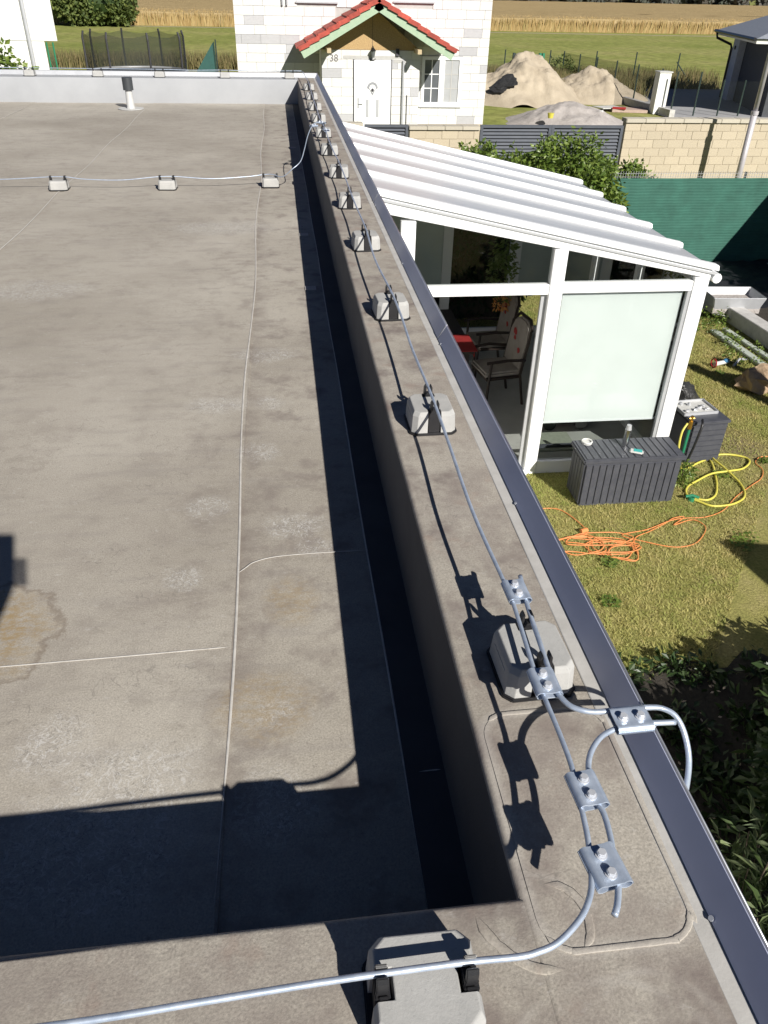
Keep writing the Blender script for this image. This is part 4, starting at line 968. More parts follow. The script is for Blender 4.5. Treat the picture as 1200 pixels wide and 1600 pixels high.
mb.build('liner_sheet', M['liner'], ln, smooth=2)
mb = MB(); 
for j in range(13):
    for i in range(13):
        x = 7.66+i*.25; y = 8.9+j*.26; mb.v.append((x, y, .10+.08*mnoise.noise(Vector((x*3,y*3,0)))))
for j in range(12):
    for i in range(12): mb.f.append((j*13+i, j*13+i+1, (j+1)*13+i+1, (j+1)*13+i))
tag(mb.build('dark_soil_bed', M['darksoil'], smooth=2), kind='structure')
MB().tube(catmull([(6.55,12.0,.10),(6.85,12.0,.12),(7.0,11.93,.14),(7.14,11.7,.12),(7.28,11.5,.10),(7.36,11.3,.06)], 6), .018, 6).build('liner_rim', M['curb'], ln, smooth=2)
tu = thing('mortar_tub', (7.4,11.9,0), 'grey plastic mortar tub on the dark liner beyond the white curb', 'tub', rz=R(-4))
mb = MB(); P1 = [(-.45,-.30),(.45,-.30),(.45,.30),(-.45,.30)]; P2 = [(-.36,-.22),(.36,-.22),(.36,.22),(-.36,.22)]
mb.v = [(x,y,.42) for x,y in P1]+[(x,y,.10) for x,y in P2]+[(x*.94,y*.92,.42) for x,y in P1]+[(x*.94,y*.92,.14) for x,y in P2]
for i in range(4):
    j = (i+1) % 4; mb.f += [(i,j,4+j,4+i),(8+i,12+i,12+j,8+j),(i,8+i,8+j,j)]
mb.f += [(4,5,6,7),(15,14,13,12)]
mb.build('tub_shell', M['ltgrey'], tu, local=True, bevel=.012)
MB().b2((-.4,-.25,.145), (.4,.25,.30)).build('contents', M['gravel'], tu, local=True)
gt = thing('angle_grinder', (6.28,9.90,0), 'small blue and red power tool lying on the grass near the rock', 'power tool', rz=R(15))
MB().tube([(-.13,0,.05),(.12,0,.06)], .035, 10, True, .028).build('body', M['offwhite'], gt, local=True, smooth=True)
MB().ell((.08,0,.075), (.06,.04,.035), 10, 6).build('motor_cover', mat('blue_plastic', (.05,.20,.38)), gt, local=True, smooth=True)
rr = [(-.15+.055*math.cos(a)*.3, .07*math.cos(a), .07+.06*math.sin(a)) for a in [k*math.pi/8 for k in range(17)]]
MB().tube(rr, .010, 6).build('guard', M['red'], gt, local=True, smooth=True)
MB().tube([(.12,0,.06),(.2,.05,.03),(.26,.02,.02),(.30,-.08,.02)], .008, 6).build('cord', M['black'], gt, local=True)
st = MB().tube([(6.45,9.85,.02),(6.62,10.02,.05),(6.75,10.05,.03)], .02, 7); tag(st.build('grey_stick', M['ltgrey'], smooth=2), 'bent grey tube lying beside the power tool', 'tube')
wg = thing('rough_grass_edge', (6.9,11.3,0), 'overgrown green weeds between the planks and the curb', 'weeds')
leafpart('weed_leaves', [(6.75+.13*i*0+random.uniform(-.25,.45), 9.4+i*.16, .08, .14, .16, .12+.08*(i > 11)) for i in range(16)]+[(6.3,11.7,.1,.3,.3,.2),(6.7,11.6,.12,.3,.2,.22),(5.9,11.5,.1,.3,.2,.15)], 1700, .05, M['hedge'], wg, 33)

# ------------------------------------------------------------------ green shade cloth fence
YF = 14.94
gf = thing('shade_cloth_fence', (9,YF,0), 'wire fence covered with green shade cloth behind the garden', 'fence')
mb = MB(); nx, nz = 80, 14; xa, xb = 6.0, 14.0
for j in range(nz+1):
    for i in range(nx+1):
        x = xa+(xb-xa)*i/nx; zz = .02+1.60*j/nz
        mb.v.append((x, YF+.012*mnoise.noise(Vector((x*1.2,zz*2,0)))+.006*math.sin(x*9), zz))
for j in range(nz):
    for i in range(nx): mb.f.append((j*(nx+1)+i, j*(nx+1)+i+1, (j+1)*(nx+1)+i+1, (j+1)*(nx+1)+i))
mb.build('shade_cloth', M['cloth'], gf, smooth=2)
for x in (6.02,6.72,8.9,11.1,13.3): MB().cyl((x,YF+.06,0), (x,YF+.06,1.72), .024, 8).build('post', M['darkpost'], gf)
mb = MB()
for i in range(160): mb.box((6.02+i*.05, YF+.03, 1.68), (.005,.005,.12))
for zz in (1.64,1.70): mb.box((10.0, YF+.03, zz), (8.0,.005,.005))
tag(mb.build('mesh_tips', M['ltgrey'], gf), kind='stuff')
tag(MB().tube([(8.72,14.86,.03),(9.55,14.82,.03)], .012, 6).build('ground_rail', M['ltgrey'], gf), None)
tag(MB().tube([(9.6,14.75,.05),(9.78,14.35,.05)], .03, 6).build('white_pipe', M['offwhite'], smooth=2), 'short white pipe lying at the foot of the green fence', 'pipe')

# ------------------------------------------------------------------ boundary of beige blocks and grey louvred panels
YW = 20.5
cube = MB().box((0,0,0), (1,1,1))
def unitmesh(name, m, bev=0.0):
    return MB().box((0,0,0), (1,1,1)).mesh(name, m, bevel=bev)
def blockwall(root, x0, x1, z0, z1, y, L, Hc, me, name, depth=.06, joint=.008, skip=None, mats=None, rnd=random.Random(2), off=.5, yfn=None):
    o0 = root.location; r = 0; z = z0
    while z < z1-.02:
        h = min(Hc, z1-z); x = x0 - (L*off if r % 2 else 0) - (rnd.random()*L*.15 if off != .5 else 0)
        while x < x1-.01:
            a, b = max(x, x0), min(x+L, x1)
            if b-a > .04 and not (skip and skip(a, b, z, z+h)):
                segs = [(a, b)]
                for a_, b_ in segs:
                    mm = me if not mats else rnd.choices(mats[0], mats[1])[0]
                    piece(name, mm, root, ((a_+b_)/2-o0[0], y-depth/2+rnd.uniform(-.003,.003)-o0[1], z+h/2-o0[2]), (0,0,0), (b_-a_-joint, depth, h-joint))
            x += L
        z += h; r += 1
bm_ = unitmesh('wall_block', M['beige'], .02)
bw = thing('beige_block_wall', (11,YW,0), 'long beige block garden wall with cap stones, right of the grey panels', 'wall')
MB().b2((8.62,YW-.05,0), (17,YW+.2,1.86)).build('core', M['beigejoint'], bw)
MB().b2((8.62,YW-.06,0), (17,YW-.051,.50)).build('footing', M['beige'], bw)
blockwall(bw, 8.60, 13.2, .50, 1.86, YW, .4, .195, bm_, 'wall_block')
capm = unitmesh('cap_stone', M['cap'], .03)
for i in range(9): piece('cap_stone', capm, bw, (8.58+.5*i+.25-11, .06, 1.91), (0,0,0), (.494,.34,.09))
b2 = thing('beige_plinth_wall', (4,YW,0), 'short beige block wall section below the white house, between two grey panels', 'wall')
MB().b2((3.14,YW-.05,0), (4.87,YW+.2,1.68)).build('core', M['beigejoint'], b2)
blockwall(b2, 3.14, 4.86, .70, 1.68, YW, .4, .195, bm_, 'wall_block')
for i in range(4): piece('cap_stone', capm, b2, (3.12+.44*i+.22-4, .06, 1.725), (0,0,0), (.434,.34,.08))
b3 = thing('white_gate_wall', (1.0,YW,0), 'low white block wall left of the small grey panel, behind the roof edge', 'wall')
MB().b2((-1.5,YW,0), (2.02,YW+.2,1.74)).build('core', M['block'], b3)
for i in range(7): piece('cap_stone', capm, b3, (-1.5+.5*i+.25-1.0, .06, 1.785), (0,0,0), (.494,.30,.08))
def louvre(x0, x1, z0, z1, label):
    t = thing('louvred_fence_panel', ((x0+x1)/2,YW,0), label, 'fence panel', 'grey louvred fence panels')
    for x in (x0+.035, x1-.035): MB().b2((x-.035,YW-.05,0), (x+.035,YW+.03,z1)).build('upright', M['louvre'], t)
    MB().b2((x0+.071,YW-.05,z1-.06), (x1-.071,YW+.03,z1-.001)).build('top_rail', M['louvre'], t)
    me = None; n = int((z1-.08-z0)/.078); cx, cy = (x0+x1)/2, YW
    sm = MB().box((0,0,0), (x1-x0-.145,.012,.062), M3=Matrix.Rotation(R(-38),3,'X')).mesh('slat', M['louvre'])
    for i in range(n): piece('slat', sm, t, (0, -.01, z1-.115-i*.078))
    MB().b2((x0+.071,YW+.031,z0), (x1-.071,YW+.036,z1-.06)).build('backing_sheet', M['darkgap'], t)
louvre(2.04,3.11,.9,1.79,'small grey louvred panel in front of the white front door')
louvre(4.90,6.70,.3,1.79,'left half of the wide grey louvred gate behind the shrubs')
louvre(6.705,8.56,.3,1.79,'right half of the wide grey louvred gate, beside the long beige wall')
# laurel shrubs in front of it
def shrub(x, y, h, w_, seed, label, n=1500, m='hedge', size=.11, group='green shrubs along the boundary', cat='shrub'):
    t = thing('garden_shrub', (x,y,0), label, cat, group); rr_ = random.Random(seed)
    bl_ = [(x, y, h*.55, w_*.5, w_*.45, h*.42)]
    for _ in range(7): bl_.append((x+rr_.uniform(-.36,.36)*w_, y+rr_.uniform(-.3,.3)*w_, h*rr_.uniform(.45,.86), w_*.22, w_*.22, h*.2))
    leafpart('crown', bl_, n, size, M[m], t, seed, shell=.4)
    for k in range(4): MB().tube([(x+rr_.uniform(-.05,.05),y,0),(x+rr_.uniform(-.3,.3)*w_,y+rr_.uniform(-.2,.2)*w_,h*.75)], .022, 6, True, .008).build('stem', M['bark'], t)
    return t
for i, (x, h, w_, l) in enumerate(((3.95,1.85,.9,'leftmost boundary shrub, below the short beige wall'), (4.75,1.80,1.0,'boundary shrub in front of the left louvred gate half'), (5.75,2.15,1.15,'tallest boundary shrub, in the middle of the louvred gate'), (6.65,1.65,1.0,'rounded boundary shrub in front of the right gate half'), (7.25,1.55,.8,'rightmost boundary shrub, overlapping the green cloth fence'))):
    shrub(x, 16.4, h*1.08, w_*1.3, 40+i, l, 6500, size=.10)
shrub(5.75, 14.35, 1.95, 1.15, 47, 'shrub just in front of the left end of the green cloth fence', 5200)
# lamp pole
lp = thing('lamp_pole', (11.33,19.4,0), 'slim grey metal lamp pole standing before the beige wall', 'pole')
MB().tube([(11.33,19.4,0),(11.33,19.4,2.25)], .075, 14).build('lower_shaft', M['pole'], lp, smooth=2)
MB().tube([(11.33,19.4,2.22),(11.33,19.4,6.5)], .055, 14).build('upper_shaft', M['pole'], lp, smooth=2)
MB().tube([(11.33,19.4,2.18),(11.33,19.4,2.26)], .088, 14).build('collar', M['pole'], lp, smooth=True)
MB().b2((11.25,18.9,6.4), (11.41,19.5,6.5)).build('lamp_head', M['ltgrey'], lp, bevel=.02)

# ------------------------------------------------------------------ sand piles and yard things
def heap(name, cx, cy, rx, ry, h, m, seed, label, pw=1.25):
    mb = MB(); n = 90
    for j in range(n+1):
        for i in range(n+1):
            u, v_ = i/n*2-1, j/n*2-1; x, y = cx+u*rx, cy+v_*ry; d = math.sqrt(u*u+v_*v_)
            d += .13*mnoise.noise(Vector((u*2+seed, v_*2, 0))); z_ = h*max(0, 1-d)**(1/pw if d < .4 else 1/pw)
            z_ = h*max(0.0, 1-max(0,d)**pw) if d < 1 else 0
            z_ += (.17*mnoise.noise(Vector((x*1.3,y*1.3,seed)))+.10*mnoise.noise(Vector((x*3.2,y*2.2,seed)))+.05*mnoise.noise(Vector((x*7,y*6,seed))))*min(1, 2*max(0,1-d))*h/1.5
            mb.v.append((x, y, max(-.05, z_-.02)))
    for j in range(n):
        for i in range(n): mb.f.append((j*(n+1)+i, j*(n+1)+i+1, (j+1)*(n+1)+i+1, (j+1)*(n+1)+i))
    return tag(mb.build(name, m, smooth=2), label, 'pile')
heap('sand_pile', 12.1,42.5,3.4,3.0,2.0,M['sand'],1,'tallest pale sand pile beyond the grey gate, dark patch on its left')
heap('earth_pile', 16.0,43.5,2.9,2.6,1.45,M['sand'],4,'flatter brownish earth pile right of the tall sand pile')
heap('gravel_pile', 12.0,34.6,2.7,2.6,.85,M['gravel'],7,'low grey gravel pile just behind the grey gate')
dk = MB().ell((0,0,0), (.55,.42,.05), 20, 10, .9, 5)
dk.v = [tuple(Matrix.Rotation(R(30),3,'X') @ Matrix.Rotation(R(-22),3,'Y') @ Vector(p) + Vector((10.75,40.7,.86))) for p in dk.v]
dk = dk.build('dark_tarp', M['blackbag']); tag(dk, 'dark plastic sheet lying on the left slope of the tall sand pile', 'tarp')
bk_ = thing('yellow_bucket', (10.62,33.4,.45), 'small yellow bucket on the gravel pile', 'bucket')
MB().tube([(10.62,32.75,.42),(10.62,32.75,.6)], .10, 12, True, .13).build('bucket_body', M['yellow'], bk_, smooth=True)
wb = MB().ell((13.1,33.9,.5), (.12,.1,.08), 8, 6, .4, 2).build('white_lump', M['offwhite']); tag(wb, 'white stone on the right side of the gravel pile', 'stone')
sh = thing('sheet_stack', (16.3,38.4,0), 'stack of pinkish boards with a pale sheet on the ground beside the piles', 'boards')
MB().box((16.2,38.6,.06), (1.6,1.1,.12), R(-12)).build('board', mat('pinkish_board', (.48,.36,.30)), sh)
MB().box((15.3,38.8,.14), (1.2,.9,.03), R(15)).build('pale_sheet', M['offwhite'], sh)
MB().box((15.6,38.2,.17), (.6,.14,.08), R(-20)).build('red_strip', M['red'], sh)
# wire fence posts, kerb wall and mesh
kb = thing('low_kerb_wall', (17,42,0), 'low dark concrete kerb running back from the wall beside the sand piles', 'kerb')
mb = MB(); a, b = Vector((17.4,37.0,0)), Vector((16.6,46.5,0))
MB().box((17.15,41.5,.15), (.25,10,.30), R(3)).build('kerb', M['curb'], kb)
ff = thing('side_wire_fence', (16.8,44,0), 'dark green wire mesh fence on the kerb between piles and paved yard', 'fence')
fp = [(17.5,38.5),(17.3,40.8),(17.1,43.1),(16.9,45.4),(16.7,47.6),(16.5,49.8)]
for x, y in fp: MB().cyl((x,y,.1), (x,y,1.75), .035, 6).build('post', M['darkpost'], ff)
for (xa_, ya_), (xb_, yb_) in zip(fp, fp[1:]):
    MB().add([(xa_,ya_,.3),(xb_,yb_,.3),(xb_,yb_,1.68),(xa_,ya_,1.68)], [(0,1,2,3)]).build('mesh_panel', M['wiremesh'], ff)
fb = thing('rear_wire_fence', (18,50,0), 'row of thin dark posts of the rear fence before the meadow', 'fence')
for x, y in ((9.6,50.5),(11.6,50.5),(13.2,50.5),(15.9,50.5),(18.6,50.2),(20.9,49.9),(23.4,49.6),(7.7,50.6)):
    MB().cyl((x,y,0), (x,y,1.75), .035, 6).build('post', M['darkpost'], fb)
for x0_, x1_ in ((7.7,16.5),): MB().add([(x0_,50.5,.1),(x1_,50.3,.1),(x1_,50.3,1.5),(x0_,50.5,1.5)], [(0,1,2,3)]).build('mesh_panel', alphamat('thin_mesh', (.05,.06,.05), .12), fb)
MB().cyl((23.3,49.6,1.3), (24.6,49.6,0), .03, 6).build('brace', M['darkpost'], fb)
yf = thing('yard_front_fence', (20,37.4,0), 'thin dark posts standing along the front edge of the paved yard', 'fence')
for x in (17.6,18.7,19.85,20.85,22.0):
    MB().cyl((x,37.1,0), (x,37.1,1.75 if x < 18.8 else 1.45), .035, 6).build('post', M['darkpost'], yf)
MB().add([(17.6,37.1,.1),(22,37.1,.1),(22,37.1,1.4),(17.6,37.1,1.4)], [(0,1,2,3)]).build('mesh_panel', alphamat('thin_mesh2', (.05,.06,.05), .07), yf)
wpst = thing('white_gate_pillar', (17.3,37.9,0), 'white pillar at the corner of the paved yard', 'pillar')
MB().b2((17.0,37.6,0), (17.54,38.1,1.66)).build('pillar_body', M['render'], wpst)
MB().b2((16.96,37.56,1.661), (17.58,38.14,1.70)).build('cap', M['offwhite'], wpst)
bn = thing('field_gate', (15.8,50.8,0), 'pale bar between two green posts behind the tall sand pile', 'gate')
MB().b2((14.4,52,1.30), (15.7,52.1,1.42)).build('bar', M['offwhite'], bn); 
for x in (14.15,15.75,15.95): MB().b2((x-.07,51.95,0), (x+.07,52.15,1.5)).build('post', M['greenplastic'] if x > 15 else M['darkpost'], bn)
hs = thing('hedge_bush', (17.3,51.5,0), 'small dark bush at the corner of the rear fence', 'shrub')
leafpart('crown', [(17.0,51.5,.7,.8,.6,.8),(16.3,51.7,.5,.6,.5,.6),(17.0,46,.4,.5,1.5,.5),(16.8,49,.5,.6,1.5,.6)], 2600, .18, M['bush'], hs, 55)
MB().cyl((17,51.5,0),(17,51.5,.9), .04, 6).build('stem', M['bark'], hs)

# right hand bungalow
rh = thing('grey_roof_bungalow', (23.29,45.66,0), 'grey roofed bungalow with deep dark eaves at the right edge', 'house', rz=math.atan2(-.290,.957))
# local x runs away from the yard, local -y runs towards the camera
LK = dict(local=True)
MB().b2((1.2,-8.9,0), (9,-.7,2.85)).build('wall', mat('dark_grey_render', (.085,.09,.105), None, 6, .9), rh, **LK)
MB().b2((.85,-2.3,0), (1.19,-.9,2.85)).build('pillar', mat('white_blue_pillar', (.55,.58,.66), None, 6, .8), rh, **LK)
MB().add([(0,-9.6,3.05),(10,-9.6,3.05),(10,0,3.05),(0,0,3.05),(4.5,-5.5,4.75),(5.5,-5.5,4.75),(5.5,-4.5,4.75),(4.5,-4.5,4.75)], [(0,1,5,4),(3,0,4,7),(2,3,7,6),(4,5,6,7),(1,2,6,5)]).build('roof', M['slate'], rh, **LK)
MB().b2((.05,-9.5,2.86), (9.9,-.05,3.02)).build('soffit', M['render'], rh, **LK)
MB().tube([(-.05,0,3.02),(-.05,-9.6,3.02)], .07, 8).build('side_gutter', M['black'], rh, **LK)
MB().tube([(-.05,.05,3.02),(10,.05,3.02)], .07, 8).build('rear_gutter', M['black'], rh, **LK)
MB().tube([(0,-.3,2.98),(.05,-.4,2.72),(.75,-.75,2.45),(.80,-.85,2.3),(.80,-.85,0)], .06, 8).build('downpipe', M['black'], rh, **LK)
MB().ell((.83,-1.6,2.35), (.05,.09,.09), 12, 8).build('wall_lamp', M['black'], rh, **LK)

# ------------------------------------------------------------------ white block house with porch
hw = thing('white_block_house', (3,28.5,0), 'unplastered white block house with a red tiled porch gable', 'house')
hx0, hx1, hy = -1.22, 6.88, 28.5
MB().b2((hx0+.02,hy,0), (hx1-.02,hy+8,5.4)).build('core_wall', M['mortar'], hw)
# windows (x0,x1,z0,z1): seen one right of the porch, two upper ones at the top edge
wins = [(4.70,6.04,1.31,2.73), (.72,1.95,4.14,5.3), (3.75,4.98,4.20,5.3)]
porch = (1.40,4.42,3.2)
def skipm(a, b, z0, z1):
    for x0, x1, c0, c1 in wins:
        if a < x1-.02 and b > x0+.02 and z0 < c1-.02 and z1 > c0+.02:
            return True
    return a > porch[0]-.0 and b < porch[1]+.0 and z1 < 3.1
wm = unitmesh('block', M['block'], .012); gm = unitmesh('block', M['blockgrey'], .012)
def rowwall(root, x0, x1, z0, z1, y, holes, seed, L=.6, Hc=.25, greyrows=()):
    rnd_ = random.Random(seed); o0 = root.location; z_ = z0; r = 0
    while z_ < z1-.03:
        h = min(Hc, z1-z_)
        # free intervals of the course
        iv = [(x0, x1)]
        for hx0_, hx1_, c0, c1 in holes:
            if z_ < c1-.03 and z_+h > c0+.03:
                nv = []
                for a, b in iv:
                    if hx1_ <= a or hx0_ >= b: nv.append((a, b)); continue
                    if hx0_ > a+.03: nv.append((a, hx0_))
                    if hx1_ < b-.03: nv.append((hx1_, b))
                iv = nv
        for a, b in iv:
            x = a; first = True
            while x < b-.02:
                l = L*(.5 if (first and r % 2) else 1)*(1 if rnd_.random() > .12 else .6); first = False
                e = min(x+l, b)
                if b-e < .1: e = b
                g = rnd_.random() < (.42 if r in greyrows else .05)
                piece('block', gm if g else wm, root, ((x+e)/2-o0[0], y-.004+rnd_.uniform(-.003,.002)-o0[1], z_+h/2-o0[2]), (0,0,0), (e-x-.007, .05, h-.007))
                x = e
        z_ += h; r += 1
rowwall(hw, hx0, hx1, .75, 5.0, hy, [(w_[0],w_[1],w_[2],w_[3]) for w_ in wins]+[(porch[0]+.01,porch[1]-.01,0,2.6),(1.9,3.9,2.5,3.8),(1.7,4.1,2.5,3.4)], 3, greyrows=(7,8,9))
PY = 27.2; px0, px1 = 1.38, 4.42
pch = MB()
MB().b2((px0+.005,PY,0), (px1-.005,hy-.06,2.95)).build('porch_core', M['mortar'], hw)
doorx = (2.34,3.55)
rowwall(hw, px0, px1, .70, 2.95, PY, [(doorx[0],doorx[1],0,2.72)], 8)
for r_ in range(9):                               # porch return walls
    for sx, xx in ((0,px0-.0),(1,px1)):
        piece('block', wm, hw, (xx-3+(.0 if sx else 0), PY+.65-28.5, .70+.25*r_+.125), (0,0,0), (.03, 1.2, .243))
MB().b2((doorx[0]-.3,PY-.036,2.725), (doorx[1]+.3,PY-.0325,2.80)).build('lintel_mark', M['mortar'], hw)
# plinth of the house
MB().b2((hx0,hy-.06,0), (hx1,hy-.001,.75)).build('plinth', M['beigejoint'], hw)
# gable triangle of strand board
ap = (2.95,4.08)
MB().prism([(1.50,2.955),(4.32,2.955),(4.32,3.02),(ap[0]+.05,4.0),(ap[0]-.05,4.0),(1.50,3.02)], 'y', PY-.03, PY+.02).build('gable_board', M['osb'], hw)
MB().b2((2.93,PY-.036,2.96), (2.94,PY-.031,3.95)).build('board_joint', M['darkgap'], hw)
# roof slopes: planks, barge boards, tiles
def slope(side):
    ex = .66 if side < 0 else 5.40; ez = 3.02; ax_, az = 3.03, 4.30
    n = Vector((ex-ax_, 0, ez-az)); L = n.length; d = n/L; ang = math.atan2(-(az-ez), abs(ex-ax_))
    nrm = Vector((-d.z*(1 if side > 0 else -1), 0, abs(d.x))).normalized()
    def Pn(s, y, k): return Vector((ax_,0,az)) + d*s + nrm*k + Vector((0,y,0))
    def sl2(name, s0, s1, y0, y1, k0, k1, m, par=hw, bev=0):
        vs = [Pn(s, y, k) for s in (s0,s1) for y in (y0,y1) for k in (k0,k1)]
        return MB().add(vs, [(0,1,3,2),(4,6,7,5),(0,4,5,1),(2,3,7,6),(0,2,6,4),(1,5,7,3)]).build(name, m, par, bevel=bev)
    yf_ = PY-.86; yb_ = hy-.07
    sl2('barge_board', .0, L-.02, yf_, yf_+.045, -.31, -.035, M['mint'])
    sl2('roof_deck', .0, L-.02, yf_+.046, yb_, -.06, -.035, M['timber'])
    nt_ = 8; w_ = L/nt_
    mb = MB()
    tl = .36; nr_ = 5
    # tile mesh shared: flat roll tile, thicker edge at the verge
    tm = {}
    for i in range(nt_):
        for j in range(nr_):
            y0 = yf_-.04+j*(yb_-yf_+.04)/nr_; y1 = y0+(yb_-yf_+.04)/nr_-.012
            s0, s1 = i*w_, (i+1)*w_+.05
            vs = [Pn(s, y, k+(.0 if s == s0 else .035)) for s in (s0,s1) for y in (y0,y1) for k in (-.03,.0)]
            t_ = MB().add(vs, [(0,1,3,2),(4,6,7,5),(0,4,5,1),(2,3,7,6),(0,2,6,4),(1,5,7,3)])
            if j == 0:   # verge tile turns down over the barge board
                vs = [Pn(s, y, k+(.0 if s == s0 else .035)) for s in (s0,s1-.05) for y in (y0-.02,y0) for k in (-.12,.0)]
                t_.add(vs, [(0,1,3,2),(4,6,7,5),(0,4,5,1),(2,3,7,6),(0,2,6,4),(1,5,7,3)])
            t_.build('roof_tile', M['rooftile'], hw)
slope(-1); slope(1)
for i in range(5): MB().tube([(3.03,PY-.90+i*.43,4.335),(3.03,PY-.90+i*.43+.41,4.345)], .085, 10).build('ridge_tile', M['rooftile'], hw, smooth=True)
for x in (1.57,4.28): MB().b2((x-.06,PY-.80,2.90), (x+.06,PY-.02,3.02)).build('purlin_end', M['timber'], hw)
# front door
dr = MB().b2((doorx[0]+.03,PY-.06,.45), (doorx[1]-.03,PY+.03,2.69)).build('door_frame', M['pvc2'], hw, bevel=.01)
MB().b2((doorx[0]+.0,PY-.005,.45), (doorx[0]+.028,PY+.03,2.71)).build('left_joint', M['darkgap'], dr)
MB().b2((doorx[1]-.028,PY-.005,.45), (doorx[1]+.0,PY+.03,2.71)).build('right_joint', M['darkgap'], dr)
dl = MB().b2((doorx[0]+.13,PY-.075,.50), (doorx[1]-.13,PY-.061,2.58)).build('front_door', M['pvc2'], hw, bevel=.006)
cx = (doorx[0]+doorx[1])/2
for x in (-.16,.16): MB().b2((cx+x-.045,PY-.0825,1.12), (cx+x+.045,PY-.0755,1.62)).build('glazed_slot', M['ltgrey'], dl)
a_ = [(cx+.17*math.cos(R(t_)), 1.93+.17*math.sin(R(t_))) for t_ in range(0,181,15)]
MB().prism(a_+[(cx-.10,1.90),(cx,1.72),(cx+.10,1.90)], 'y', PY-.083, PY-.0755).build('door_motif', mat('grey_motif', (.30,.31,.33)), dl)
MB().prism([(cx+.10*math.cos(R(t_)), 1.93+.10*math.sin(R(t_))) for t_ in range(0,181,20)]+[(cx,1.80)], 'y', PY-.0865, PY-.0835).build('motif_light', M['pvc2'], dl)
MB().ell((cx,PY-.09,1.88), (.045,.012,.05), 10, 6).build('motif_centre', M['darkgap'], dl)
MB().b2((doorx[0]+.15,PY-.09,1.38), (doorx[0]+.185,PY-.0755,1.66)).build('handle_plate', M['ltgrey'], dl)
MB().tube([(doorx[0]+.17,PY-.11,1.50),(doorx[0]+.30,PY-.11,1.50)], .014, 8).build('handle', M['ltgrey'], dl)
# lantern above the door, number 38, small sensor lamp, pipes
lt = MB().tube([(cx,PY-.06,3.02),(cx,PY-.10,3.05),(cx,PY-.17,3.0)], .018, 8).build('lantern_bracket', M['black'], hw)
MB().cyl((cx,PY-.17,2.76), (cx,PY-.17,2.94), .045, 6, .08).build('lantern_glass', M['pane'], lt)
MB().cyl((cx,PY-.17,2.94), (cx,PY-.17,3.03), .10, 6, .015).build('lantern_cap', M['black'], lt)
MB().tube([(cx+.08*math.cos(R(t_)),PY-.07,2.73+.05*math.sin(R(t_))) for t_ in range(180,361,20)], .012, 6).build('lantern_scroll', M['black'], lt)
def digits(s, x, z_, h, y, par):
    for ch in s:
        segs = {'3': ['a','g','d','b','c'], '8': list('abcdefg')}[ch]; w__ = h*.5
        pos = {'a':((0,h),(w__,h)),'g':((0,h/2),(w__,h/2)),'d':((0,0),(w__,0)),'b':((w__,h/2),(w__,h)),'c':((w__,0),(w__,h/2)),'f':((0,h/2),(0,h)),'e':((0,0),(0,h/2))}
        mb = MB()
        for g in segs:
            (a1,b1),(a2,b2_) = pos[g]; mb.box((x+(a1+a2)/2, y, z_+(b1+b2_)/2), (abs(a2-a1)+.02,.012,abs(b2_-b1)+.02))
        mb.build('house_number', mat('number_grey_'+ch, (.16,.15,.15)), par); x += h*.82
cu = bpy.data.curves.new('house_number','FONT'); cu.body = '38'; cu.size = .27; cu.extrude = .006; cu.align_x = 'LEFT'
tmpo = bpy.data.objects.new('tmpnum', cu); COL.objects.link(tmpo); bpy.context.view_layer.update()
me_ = bpy.data.meshes.new_from_object(tmpo.evaluated_get(bpy.context.evaluated_depsgraph_get())); bpy.data.objects.remove(tmpo)
me_.materials.clear(); me_.materials.append(mat('number_grey', (.16,.15,.15)))
piece('house_number', me_, hw, (1.62-3, PY-.034-28.5, 2.64), (R(90),0,0))
MB().b2((3.66,PY-.09,2.80), (3.76,PY-.055,3.0)).build('sensor_lamp', mat('dark_lamp', (.06,.06,.07)), hw)
MB().tube([(3.90,PY-.075,.7),(3.90,PY-.075,2.68)], .035, 10).build('rain_pipe', M['ltgrey'], hw, smooth=True)
MB().tube([(4.04,PY-.06,.6),(4.04,PY-.06,1.75)], .010, 6).build('thin_rod', M['darkgap'], hw)
MB().b2((3.6,PY-.037,2.62),(3.98,PY-.0335,2.70)).build('weathered_patch', M['mortar'], hw)
for i, (x0, x1, c0, c1) in enumerate(wins):
    wf = MB(); t_ = .10
    for a, b in (((x0,c0),(x1,c0+t_)),((x0,c1-t_),(x1,c1)),((x0,c0+t_),(x0+t_,c1-t_)),((x1-t_,c0+t_),(x1,c1-t_)),(((x0+x1)/2-.09,c0+t_),((x0+x1)/2+.09,c1-t_))):
        wf.b2((a[0],hy-.055,a[1]), (b[0],hy-.005,b[1]))
    f_ = wf.build('window', M['pvc2'], hw)
    for k, (a, b) in enumerate(((x0+t_,(x0+x1)/2-.09),((x0+x1)/2+.09,x1-t_))):
        MB().b2((a,hy-.02,c0+t_), (b,hy-.012,c1-t_)).build('pane', M['pane'] if k == 0 else M['curtainpane'], f_)
        mu = MB(); xm = (a+b)/2; hh_ = (c1-c0-2*t_)/3
        mu.b2((xm-.014,hy-.028,c0+t_), (xm+.014,hy-.021,c1-t_))
        for q in (1,2): mu.b2((a,hy-.0285,c0+t_+q*hh_-.014), (b,hy-.0215,c0+t_+q*hh_+.014))
        mu.build('glazing_bars', M['pvc2'] if k == 0 else M['mortar'], f_)
    MB().b2((x0-.04,hy-.085,c0-.045), (x1+.04,hy-.056,c0-.002)).build('sill', M['pvc2'] if i == 0 else M['ltgrey'], f_)
for x in (.28,.42): MB().tube([(x,hy-.09,4.03),(x,hy-.09,5.3)], .03, 8).build('upper_pipe', M['ltgrey'], hw, smooth=True)
